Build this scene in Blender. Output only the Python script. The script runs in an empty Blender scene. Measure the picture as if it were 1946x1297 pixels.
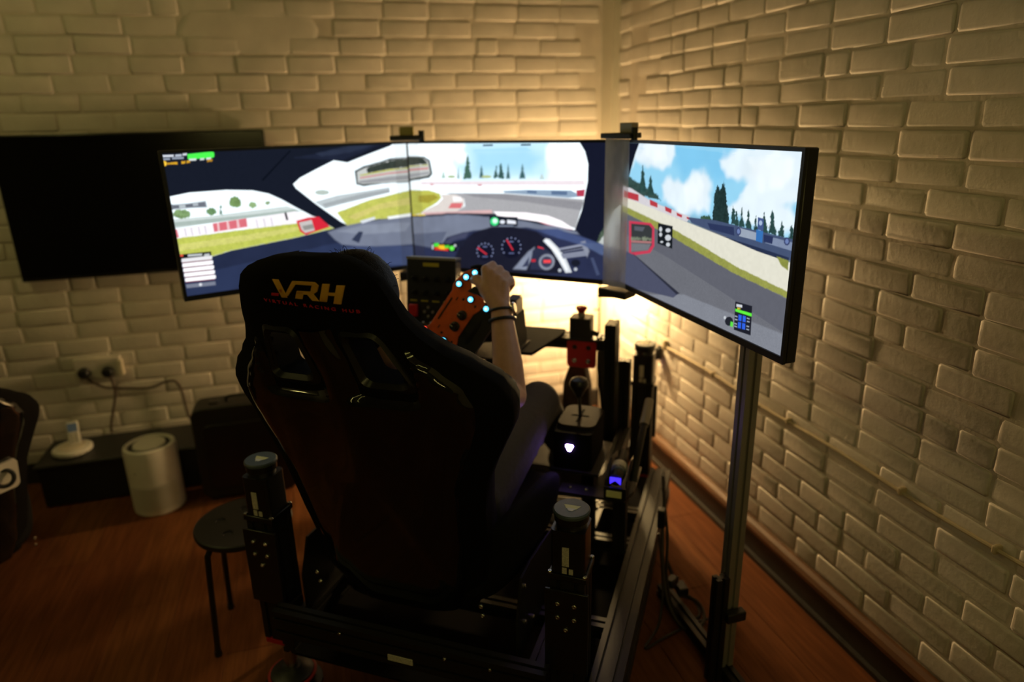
import bpy, bmesh, math, random
import numpy as np
from mathutils import Vector, Matrix
random.seed(7)
rng = np.random.default_rng(7)
scene = bpy.context.scene
COL = scene.collection

# ------------------------------------------------------------------ camera
CAM_H = 1.6
YAW, PITCH, ROLL = (math.radians(a) for a in (15.6, 18.0, -1.3))
_f = Vector((math.sin(YAW)*math.cos(PITCH), math.cos(YAW)*math.cos(PITCH), -math.sin(PITCH)))
_r0 = Vector((math.cos(YAW), -math.sin(YAW), 0)); _u0 = _r0.cross(_f)
_r = math.cos(ROLL)*_r0 + math.sin(ROLL)*_u0; _u = -math.sin(ROLL)*_r0 + math.cos(ROLL)*_u0
cd = bpy.data.cameras.new('camera'); cam = bpy.data.objects.new('camera', cd); COL.objects.link(cam)
cam.matrix_world = Matrix(((_r.x, _u.x, -_f.x, 0), (_r.y, _u.y, -_f.y, 0), (_r.z, _u.z, -_f.z, CAM_H), (0, 0, 0, 1)))
cd.lens = 24.0; cd.sensor_width = 36.0; cd.clip_start = 0.05
cd.dof.use_dof = True; cd.dof.focus_distance = 1.5; cd.dof.aperture_fstop = 1.45
scene.camera = cam

# ------------------------------------------------------------------ world, exposure
w = bpy.data.worlds.new('room_dark'); scene.world = w; w.use_nodes = True
w.node_tree.nodes['Background'].inputs[0].default_value = (0.9, 0.8, 0.6, 1)
w.node_tree.nodes['Background'].inputs[1].default_value = 0.004
scene.view_settings.view_transform = 'Standard'; scene.view_settings.look = 'None'
scene.view_settings.exposure = 0.0; scene.view_settings.gamma = 1.0
scene.view_settings.use_curve_mapping = False
LAMP_POWER = 640.0        # emission of the warm globe lamp in the corner
TUBE_POWER = 23.0         # emission of the yellow tubes on the rear wall and the ceiling

# ------------------------------------------------------------------ room numbers
XR, YB = 1.475, 3.42      # right wall and back wall
XL, YR, ZC = -2.7, -2.3, 2.75
TH = math.radians(34.5); RO = Vector((0.482, 2.04, 0)); RT = Vector((math.cos(TH), -math.sin(TH), 0)); FD = Vector((math.sin(TH), math.cos(TH), 0))
def wor(a, b, z): return RO + RT*a + FD*b + Vector((0, 0, z))

# ------------------------------------------------------------------ materials
MATS = {}
def mat(name, col, rough=0.5, metal=0.0, emit=None, strength=0.0, coat=0.0, var=0.0, vscale=20.0, bump=0.0, bscale=120.0, spec=0.5, sheen=0.0, alpha=1.0, trans=0.0, stretch=None):
    if name in MATS: return MATS[name]
    m = bpy.data.materials.new(name); m.use_nodes = True; nt = m.node_tree
    p = nt.nodes['Principled BSDF']
    p.inputs['Base Color'].default_value = (*col, 1); p.inputs['Roughness'].default_value = rough
    p.inputs['Metallic'].default_value = metal; p.inputs['Specular IOR Level'].default_value = spec
    p.inputs['Coat Weight'].default_value = coat; p.inputs['Coat Roughness'].default_value = 0.05
    p.inputs['Sheen Weight'].default_value = sheen; p.inputs['Alpha'].default_value = alpha
    p.inputs['Transmission Weight'].default_value = trans
    if emit: p.inputs['Emission Color'].default_value = (*emit, 1); p.inputs['Emission Strength'].default_value = strength
    if var or bump:
        tc = nt.nodes.new('ShaderNodeTexCoord'); mp = nt.nodes.new('ShaderNodeMapping')
        geo = nt.nodes.new('ShaderNodeNewGeometry')
        nt.links.new(geo.outputs['Position'], mp.inputs['Vector'])
        if stretch: mp.inputs['Scale'].default_value = stretch
    if var:
        n = nt.nodes.new('ShaderNodeTexNoise'); n.inputs['Scale'].default_value = vscale; n.inputs['Detail'].default_value = 5
        nt.links.new(mp.outputs[0], n.inputs['Vector'])
        r = nt.nodes.new('ShaderNodeValToRGB')
        r.color_ramp.elements[0].position = 0.3; r.color_ramp.elements[1].position = 0.7
        r.color_ramp.elements[0].color = (*[c*(1-var) for c in col], 1); r.color_ramp.elements[1].color = (*[min(1, c*(1+var*0.6)) for c in col], 1)
        nt.links.new(n.outputs['Fac'], r.inputs[0]); nt.links.new(r.outputs[0], p.inputs['Base Color'])
    if bump:
        n = nt.nodes.new('ShaderNodeTexNoise'); n.inputs['Scale'].default_value = bscale; n.inputs['Detail'].default_value = 4
        nt.links.new(mp.outputs[0], n.inputs['Vector'])
        b = nt.nodes.new('ShaderNodeBump'); b.inputs['Strength'].default_value = bump; b.inputs['Distance'].default_value = 0.004
        nt.links.new(n.outputs['Fac'], b.inputs['Height']); nt.links.new(b.outputs[0], p.inputs['Normal'])
    MATS[name] = m; return m

M_BRICK = mat('painted_brick', (0.66, 0.60, 0.56), 0.62, var=0.10, vscale=9, bump=0.28, bscale=60)
M_MORTAR = mat('painted_mortar', (0.61, 0.54, 0.48), 0.75, var=0.12, vscale=14, bump=0.3, bscale=90)
M_PLASTER = mat('painted_plaster', (0.62, 0.57, 0.48), 0.7, var=0.06, vscale=3, bump=0.2, bscale=40)
M_CEIL = mat('ceiling_paint', (0.16, 0.15, 0.14), 0.8, bump=0.1)
M_DARKWALL = mat('dark_wall_paint', (0.10, 0.095, 0.09), 0.8, bump=0.1)
M_FLOOR = [mat('laminate_%s' % k, c, 0.6, spec=0.06, var=0.30, vscale=7, bump=0.06, bscale=60, stretch=(9, 0.7, 1)) for k, c in (('warm', (0.165, 0.060, 0.022)), ('red', (0.155, 0.053, 0.020)), ('dark', (0.148, 0.050, 0.019)))]
M_SUBFLOOR = mat('floor_joint', (0.08, 0.035, 0.02), 0.8)
M_WOODTRIM = mat('stained_trim', (0.15, 0.062, 0.022), 0.45, var=0.3, vscale=12, stretch=(6, 0.8, 6))
M_TRUNK = mat('dark_trunking', (0.035, 0.030, 0.026), 0.5, var=0.2, vscale=30)
M_BLACK = mat('black_plastic', (0.012, 0.012, 0.013), 0.45, bump=0.05, bscale=400)
M_SATIN = mat('satin_black', (0.010, 0.010, 0.011), 0.28)
M_GLOSS = mat('gloss_black_shell', (0.006, 0.006, 0.006), 0.07, coat=0.6)
M_FABRIC = mat('black_fabric', (0.0055, 0.005, 0.005), 0.95, spec=0.08, bump=0.3, bscale=900)
M_SUEDE = mat('black_suede', (0.008, 0.0075, 0.008), 0.9, spec=0.12, bump=0.3, bscale=500)
M_ALU = mat('black_anodised', (0.012, 0.011, 0.011), 0.45, spec=0.35)
M_ALUGREY = mat('grey_anodised', (0.34, 0.32, 0.30), 0.42, metal=0.5)
M_STEEL = mat('bolt_steel', (0.62, 0.60, 0.57), 0.25, metal=1.0)
M_PLATE = mat('brushed_gate_plate', (0.045, 0.033, 0.027), 0.7, spec=0.05)
M_RED = mat('red_anodised', (0.50, 0.02, 0.03), 0.35, metal=0.1)
M_REDRUB = mat('red_rubber', (0.40, 0.02, 0.02), 0.5)
M_ORANGE = mat('orange_wheel_plate', (0.75, 0.13, 0.03), 0.4, var=0.12, vscale=60)
M_GOLD = mat('gold_thread', (0.85, 0.46, 0.05), 0.5, bump=0.6, bscale=700, emit=None)
M_REDTH = mat('red_thread', (0.60, 0.015, 0.03), 0.6)
M_SKIN = mat('skin', (0.52, 0.285, 0.20), 0.5, var=0.08, vscale=60, bump=0.12, bscale=350)
M_HAIR = mat('black_hair', (0.005, 0.0045, 0.004), 0.6, spec=0.2, bump=0.5, bscale=260)
M_SHIRT = mat('dark_shirt', (0.02, 0.02, 0.023), 0.9, bump=0.3, bscale=500)
M_TROUSER = mat('grey_trousers', (0.075, 0.062, 0.058), 0.9, bump=0.4, bscale=60)
M_WHITE = mat('white_plastic', (0.74, 0.70, 0.66), 0.4, var=0.03)
M_WHITEG = mat('purifier_grille', (0.46, 0.43, 0.40), 0.6)
M_TOWER = mat('brown_pedal_cover', (0.045, 0.028, 0.020), 0.7, var=0.4, vscale=40)
M_CREAM = mat('cream_switchplate', (0.70, 0.62, 0.52), 0.4)
M_CAP = mat('teal_grey_cap', (0.065, 0.092, 0.115), 0.4)
M_CAPMARK = mat('cap_emblem_print', (0.75, 0.75, 0.42), 0.5)
M_CAPMARK2 = mat('cap_emblem_white', (0.8, 0.8, 0.85), 0.5)
M_LABEL = mat('rating_label', (0.60, 0.57, 0.50), 0.5, var=0.3, vscale=300)
M_CABLE = mat('black_cable', (0.016, 0.013, 0.012), 0.5)
M_BROWNCABLE = mat('brown_cable', (0.06, 0.032, 0.02), 0.55)
M_COND = mat('painted_conduit', (0.52, 0.42, 0.28), 0.55)
M_LED = mat('cyan_led', (0.1, 0.5, 0.7), 0.3, emit=(0.12, 0.66, 1.0), strength=2.6)
M_LEDCORE = mat('cyan_led_core', (0.4, 0.8, 0.9), 0.3, emit=(0.45, 0.90, 1.0), strength=2.4)
M_LEDRED = mat('red_led', (0.8, 0.1, 0.1), 0.3, emit=(1.0, 0.06, 0.03), strength=2.5)
M_LEDVIO = mat('violet_led', (0.8, 0.7, 1.0), 0.3, emit=(0.42, 0.24, 1.0), strength=60.0)
M_LEDBLUE = mat('blue_led', (0.1, 0.1, 0.9), 0.3, emit=(0.06, 0.03, 1.0), strength=1.4)
M_GLOBE = mat('lamp_globe', (1, 0.8, 0.5), 0.4, emit=(1.0, 0.68, 0.29), strength=LAMP_POWER)
M_TUBE = mat('yellow_tube', (1, 0.9, 0.3), 0.4, emit=(1.0, 0.82, 0.24), strength=TUBE_POWER)
M_TUBE2 = mat('yellow_green_tube', (1, 0.9, 0.3), 0.4, emit=(1.0, 0.86, 0.26), strength=TUBE_POWER*1.12)
M_TUBE3 = mat('dim_yellow_tube', (1, 0.9, 0.3), 0.4, emit=(1.0, 0.90, 0.22), strength=TUBE_POWER*0.40)
M_GLASSBLK = mat('tv_glass', (0.004, 0.004, 0.005), 0.16, spec=0.35)
M_PHONE = mat('remote_screen', (0.10, 0.14, 0.18), 0.25, emit=(0.5, 0.7, 0.9), strength=0.02)
M_PHONEKEYS = mat('remote_keys', (0.42, 0.40, 0.36), 0.5)
M_LENSCLEAR = mat('lens_strip_clear', (0.55, 0.53, 0.55), 0.2, alpha=0.10)
M_OLIVE = mat('yellow_clip', (0.42, 0.36, 0.12), 0.5)
M_YELLOWINK = mat('yellow_print', (0.40, 0.33, 0.02), 0.5)

def art_material():
    m = bpy.data.materials.new('screen_image'); m.use_nodes = True; nt = m.node_tree
    for n in list(nt.nodes): nt.nodes.remove(n)
    o = nt.nodes.new('ShaderNodeOutputMaterial'); e = nt.nodes.new('ShaderNodeEmission'); a = nt.nodes.new('ShaderNodeVertexColor'); a.layer_name = 'Col'
    nt.links.new(a.outputs['Color'], e.inputs['Color']); e.inputs['Strength'].default_value = 1.0
    nt.links.new(e.outputs[0], o.inputs[0]); return m
M_ART = art_material()
def lens_material():                       # milky plastic: part clear, part scattering
    m = bpy.data.materials.new('lens_strip_plastic'); m.use_nodes = True; nt = m.node_tree
    for n in list(nt.nodes): nt.nodes.remove(n)
    N = nt.nodes.new; o = N('ShaderNodeOutputMaterial'); mx = N('ShaderNodeMixShader'); tr = N('ShaderNodeBsdfTransparent'); ms = N('ShaderNodeMixShader'); tl = N('ShaderNodeBsdfTranslucent'); df = N('ShaderNodeBsdfDiffuse')
    for b in (tl, df): b.inputs['Color'].default_value = (0.95, 0.92, 0.94, 1)
    no = N('ShaderNodeTexNoise'); no.inputs['Scale'].default_value = 16; ge = N('ShaderNodeNewGeometry'); mp = N('ShaderNodeMapping'); mp.inputs['Scale'].default_value = (1, 1, 0.45)
    rp = N('ShaderNodeValToRGB'); rp.color_ramp.elements[0].position = 0.38; rp.color_ramp.elements[1].position = 0.62
    rp.color_ramp.elements[0].color = (0.42, 0.42, 0.42, 1); rp.color_ramp.elements[1].color = (0.78, 0.78, 0.78, 1)
    nt.links.new(ge.outputs['Position'], mp.inputs[0]); nt.links.new(mp.outputs[0], no.inputs['Vector']); nt.links.new(no.outputs['Fac'], rp.inputs[0]); nt.links.new(rp.outputs[0], mx.inputs[0])
    nt.links.new(tl.outputs[0], ms.inputs[1]); nt.links.new(df.outputs[0], ms.inputs[2]); nt.links.new(tr.outputs[0], mx.inputs[1]); nt.links.new(ms.outputs[0], mx.inputs[2]); nt.links.new(mx.outputs[0], o.inputs[0])
    return m
M_LENS = lens_material()

# ------------------------------------------------------------------ mesh helpers
class MB:
    def __init__(self): self.v = []; self.f = []
    def add(self, vs, fs):
        n = len(self.v); self.v += [tuple(p) for p in vs]; self.f += [tuple(i+n for i in q) for q in fs]; return self
    def box(self, x0, x1, y0, y1, z0, z1):
        return self.add([(x, y, z) for z in (z0, z1) for y in (y0, y1) for x in (x0, x1)],
                        [(0, 2, 3, 1), (4, 5, 7, 6), (0, 1, 5, 4), (2, 6, 7, 3), (0, 4, 6, 2), (1, 3, 7, 5)])
    def obox(self, c, s, R):
        c = Vector(c); return self.add([c + R @ Vector((s[0]*i/2, s[1]*j/2, s[2]*k/2)) for k in (-1, 1) for j in (-1, 1) for i in (-1, 1)],
                        [(0, 2, 3, 1), (4, 5, 7, 6), (0, 1, 5, 4), (2, 6, 7, 3), (0, 4, 6, 2), (1, 3, 7, 5)])
    def rings(self, rs, cap=True, closed=True):
        n = len(rs[0]); vs = [p for r in rs for p in r]; fs = []
        for i in range(len(rs)-1):
            for j in range(n if closed else n-1):
                k = (j+1) % n; fs.append((i*n+j, i*n+k, (i+1)*n+k, (i+1)*n+j))
        if cap: fs.append(tuple(range(n-1, -1, -1))); fs.append(tuple((len(rs)-1)*n+j for j in range(n)))
        return self.add(vs, fs)
    @staticmethod
    def frame(d):
        d = Vector(d).normalized(); h = Vector((0, 0, 1)) if abs(d.z) < 0.9 else Vector((1, 0, 0))
        x = h.cross(d).normalized(); return x, d.cross(x)
    def cyl(self, p0, p1, r0, r1=None, n=18):
        p0, p1 = Vector(p0), Vector(p1); r1 = r0 if r1 is None else r1; x, y = self.frame(p1-p0)
        c = [(math.cos(2*math.pi*k/n), math.sin(2*math.pi*k/n)) for k in range(n)]
        return self.rings([[p0+(x*a+y*b)*r0 for a, b in c], [p1+(x*a+y*b)*r1 for a, b in c]])
    def lathe(self, prof, c, n=24, axis=(0, 0, 1)):
        c = Vector(c); ax = Vector(axis).normalized(); x, y = self.frame(ax)
        return self.rings([[c+ax*z+(x*math.cos(2*math.pi*k/n)+y*math.sin(2*math.pi*k/n))*max(r, 1e-4) for k in range(n)] for r, z in prof])
    def tube(self, pts, r, n=8, smooth=6):
        P = [Vector(p) for p in pts]
        if smooth and len(P) > 2:
            Q = []
            for i in range(len(P)-1):
                a, b, c, d = P[max(i-1, 0)], P[i], P[i+1], P[min(i+2, len(P)-1)]
                for k in range(smooth):
                    t = k/smooth; Q.append(0.5*((2*b)+(c-a)*t+(2*a-5*b+4*c-d)*t*t+(3*b-a-3*c+d)*t**3))
            P = Q+[P[-1]]
        rs = []; x = None
        for i, p in enumerate(P):
            d = (P[min(i+1, len(P)-1)]-P[max(i-1, 0)]).normalized()
            if x is None: x, y = self.frame(d)
            else: x = (x-d*x.dot(d)).normalized(); y = d.cross(x)
            rs.append([p+(x*math.cos(2*math.pi*k/n)+y*math.sin(2*math.pi*k/n))*r for k in range(n)])
        return self.rings(rs)
    def sphere(self, c, r, s=(1, 1, 1), n=18, m=10, R=None):
        c = Vector(c); rs = []
        for i in range(1, m):
            a = math.pi*i/m; ring = []
            for k in range(n):
                q = Vector((math.sin(a)*math.cos(2*math.pi*k/n)*s[0], math.sin(a)*math.sin(2*math.pi*k/n)*s[1], -math.cos(a)*s[2]))*r
                ring.append(c+(R @ q if R else q))
            rs.append(ring)
        n0 = len(self.v); self.rings(rs, cap=False)
        q0 = Vector((0, 0, -r*s[2])); q1 = Vector((0, 0, r*s[2])); b = len(self.v)
        self.v += [tuple(c+(R @ q0 if R else q0)), tuple(c+(R @ q1 if R else q1))]
        for k in range(n):
            self.f.append((b, n0+(k+1) % n, n0+k)); self.f.append((b+1, n0+(m-2)*n+k, n0+(m-2)*n+(k+1) % n))
        return self
    def capsule(self, p0, r0, p1, r1, n=16):
        self.sphere(p0, r0, n=n); self.sphere(p1, r1, n=n); return self.cyl(p0, p1, r0, r1, n=n)
    def prism(self, poly, fn0, fn1):           # a polygon of (u, v) mapped by two functions to its two faces
        return self.rings([[fn0(*p) for p in poly], [fn1(*p) for p in poly]])
    def torus(self, c, ax, R, r, n=28, m=8, s=1.0):
        c = Vector(c); ax = Vector(ax).normalized(); x, y = self.frame(ax); vs = []; fs = []
        for i in range(n):
            d = x*math.cos(2*math.pi*i/n)+y*math.sin(2*math.pi*i/n)*s
            for k in range(m): vs.append(c+d*(R+r*math.cos(2*math.pi*k/m))+ax*r*math.sin(2*math.pi*k/m))
        for i in range(n):
            for k in range(m): fs.append((i*m+k, ((i+1) % n)*m+k, ((i+1) % n)*m+(k+1) % m, i*m+(k+1) % m))
        return self.add(vs, fs)
    def mesh(self, name, sub=(0, 0, 0), smooth=None):
        s = Vector(sub); me = bpy.data.meshes.new(name); me.from_pydata([tuple(Vector(p)-s) for p in self.v], [], self.f)
        bm = bmesh.new(); bm.from_mesh(me)
        if getattr(self, 'weld', False): bmesh.ops.remove_doubles(bm, verts=bm.verts, dist=1e-6)
        bmesh.ops.recalc_face_normals(bm, faces=bm.faces); bm.to_mesh(me); bm.free()
        if smooth:
            me.shade_smooth(); me.set_sharp_from_angle(angle=math.radians(smooth))
        me.update(); return me

def profile(mb, p0, p1, wa, wb, side, n_a=1, n_b=1):   # slotted aluminium extrusion between two points; side = direction of wa
    p0, p1 = Vector(p0), Vector(p1); d = (p1-p0).normalized(); x = Vector(side); x = (x-d*x.dot(d)).normalized(); y = d.cross(x)
    def edge(L, n, depth=0.007, half=0.0045):
        pts = []
        for k in range(n):
            c = -L/2+L*(k+0.5)/n; pts += [(c-half, 0), (c-half*0.9, -depth), (c+half*0.9, -depth), (c+half, 0)]
        return pts
    sec = []
    for (t, q) in edge(wa, n_a): sec.append((t, -wb/2-q))
    sec.append((wa/2, -wb/2))
    for (t, q) in edge(wb, n_b): sec.append((wa/2+q, t))
    sec.append((wa/2, wb/2))
    for (t, q) in edge(wa, n_a): sec.append((-t, wb/2+q))
    sec.append((-wa/2, wb/2))
    for (t, q) in edge(wb, n_b): sec.append((-wa/2-q, -t))
    sec.append((-wa/2, -wb/2))
    return mb.rings([[p+x*a+y*b for a, b in sec] for p in (p0, p1)])

class Thing: pass
def tagobj(o, label=None, cat=None, group=None, kind=None):
    for k, v in (('label', label), ('category', cat), ('group', group), ('kind', kind)):
        if v: o[k] = v
    return o
def thing(name, label, cat, base, rig=True, group=None, rotz=None, sub=None):
    t = Thing(); o = bpy.data.objects.new(name, None); COL.objects.link(o); o.empty_display_size = 0.05
    b = Vector(base)
    o.location = wor(*b) if rig else b
    o.rotation_euler = (0, 0, rotz if rotz is not None else (-TH if rig else 0))
    t.o = o; t.sub = b if sub is None else Vector(sub); tagobj(o, label, cat, group); return t
def link(name, me, m, parent=None):
    o = bpy.data.objects.new(name, me); COL.objects.link(o)
    if m is not None and not me.materials: me.materials.append(m)
    if parent is not None: o.parent = parent
    return o
def part(t, name, mb, m, under=None, smooth=35, bevel=None, label=None):
    o = link(name, mb.mesh(name, t.sub, smooth), m, under if under is not None else t.o)
    if bevel:
        md = o.modifiers.new('bevel', 'BEVEL'); md.width = bevel; md.segments = 2; md.limit_method = 'ANGLE'; md.angle_limit = math.radians(40)
        md.harden_normals = False
    if label: o['label'] = label
    return o
def struct(name, mb, m, parent=None, smooth=None, kind='structure'):
    o = link(name, mb.mesh(name, (0, 0, 0), smooth), m, parent)
    if parent is None: o['kind'] = kind
    return o
def bolt_mesh():
    return MB().lathe([(0.0001, 0.0), (0.007, 0.0), (0.007, 0.004), (0.005, 0.0062), (0.0032, 0.0062), (0.0030, 0.004), (0.0001, 0.004)], (0, 0, 0), 10).mesh('bolt', smooth=30)
BOLT = bolt_mesh(); BOLT.materials.append(M_STEEL)
def bolt(t, p, ax, s=1.0, under=None):
    o = bpy.data.objects.new('bolt', BOLT); COL.objects.link(o); o.parent = under if under is not None else t.o
    o.location = Vector(p)-t.sub; o.rotation_euler = Vector((0, 0, 1)).rotation_difference(Vector(ax)).to_euler(); o.scale = (s, s, s)
    return o

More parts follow.
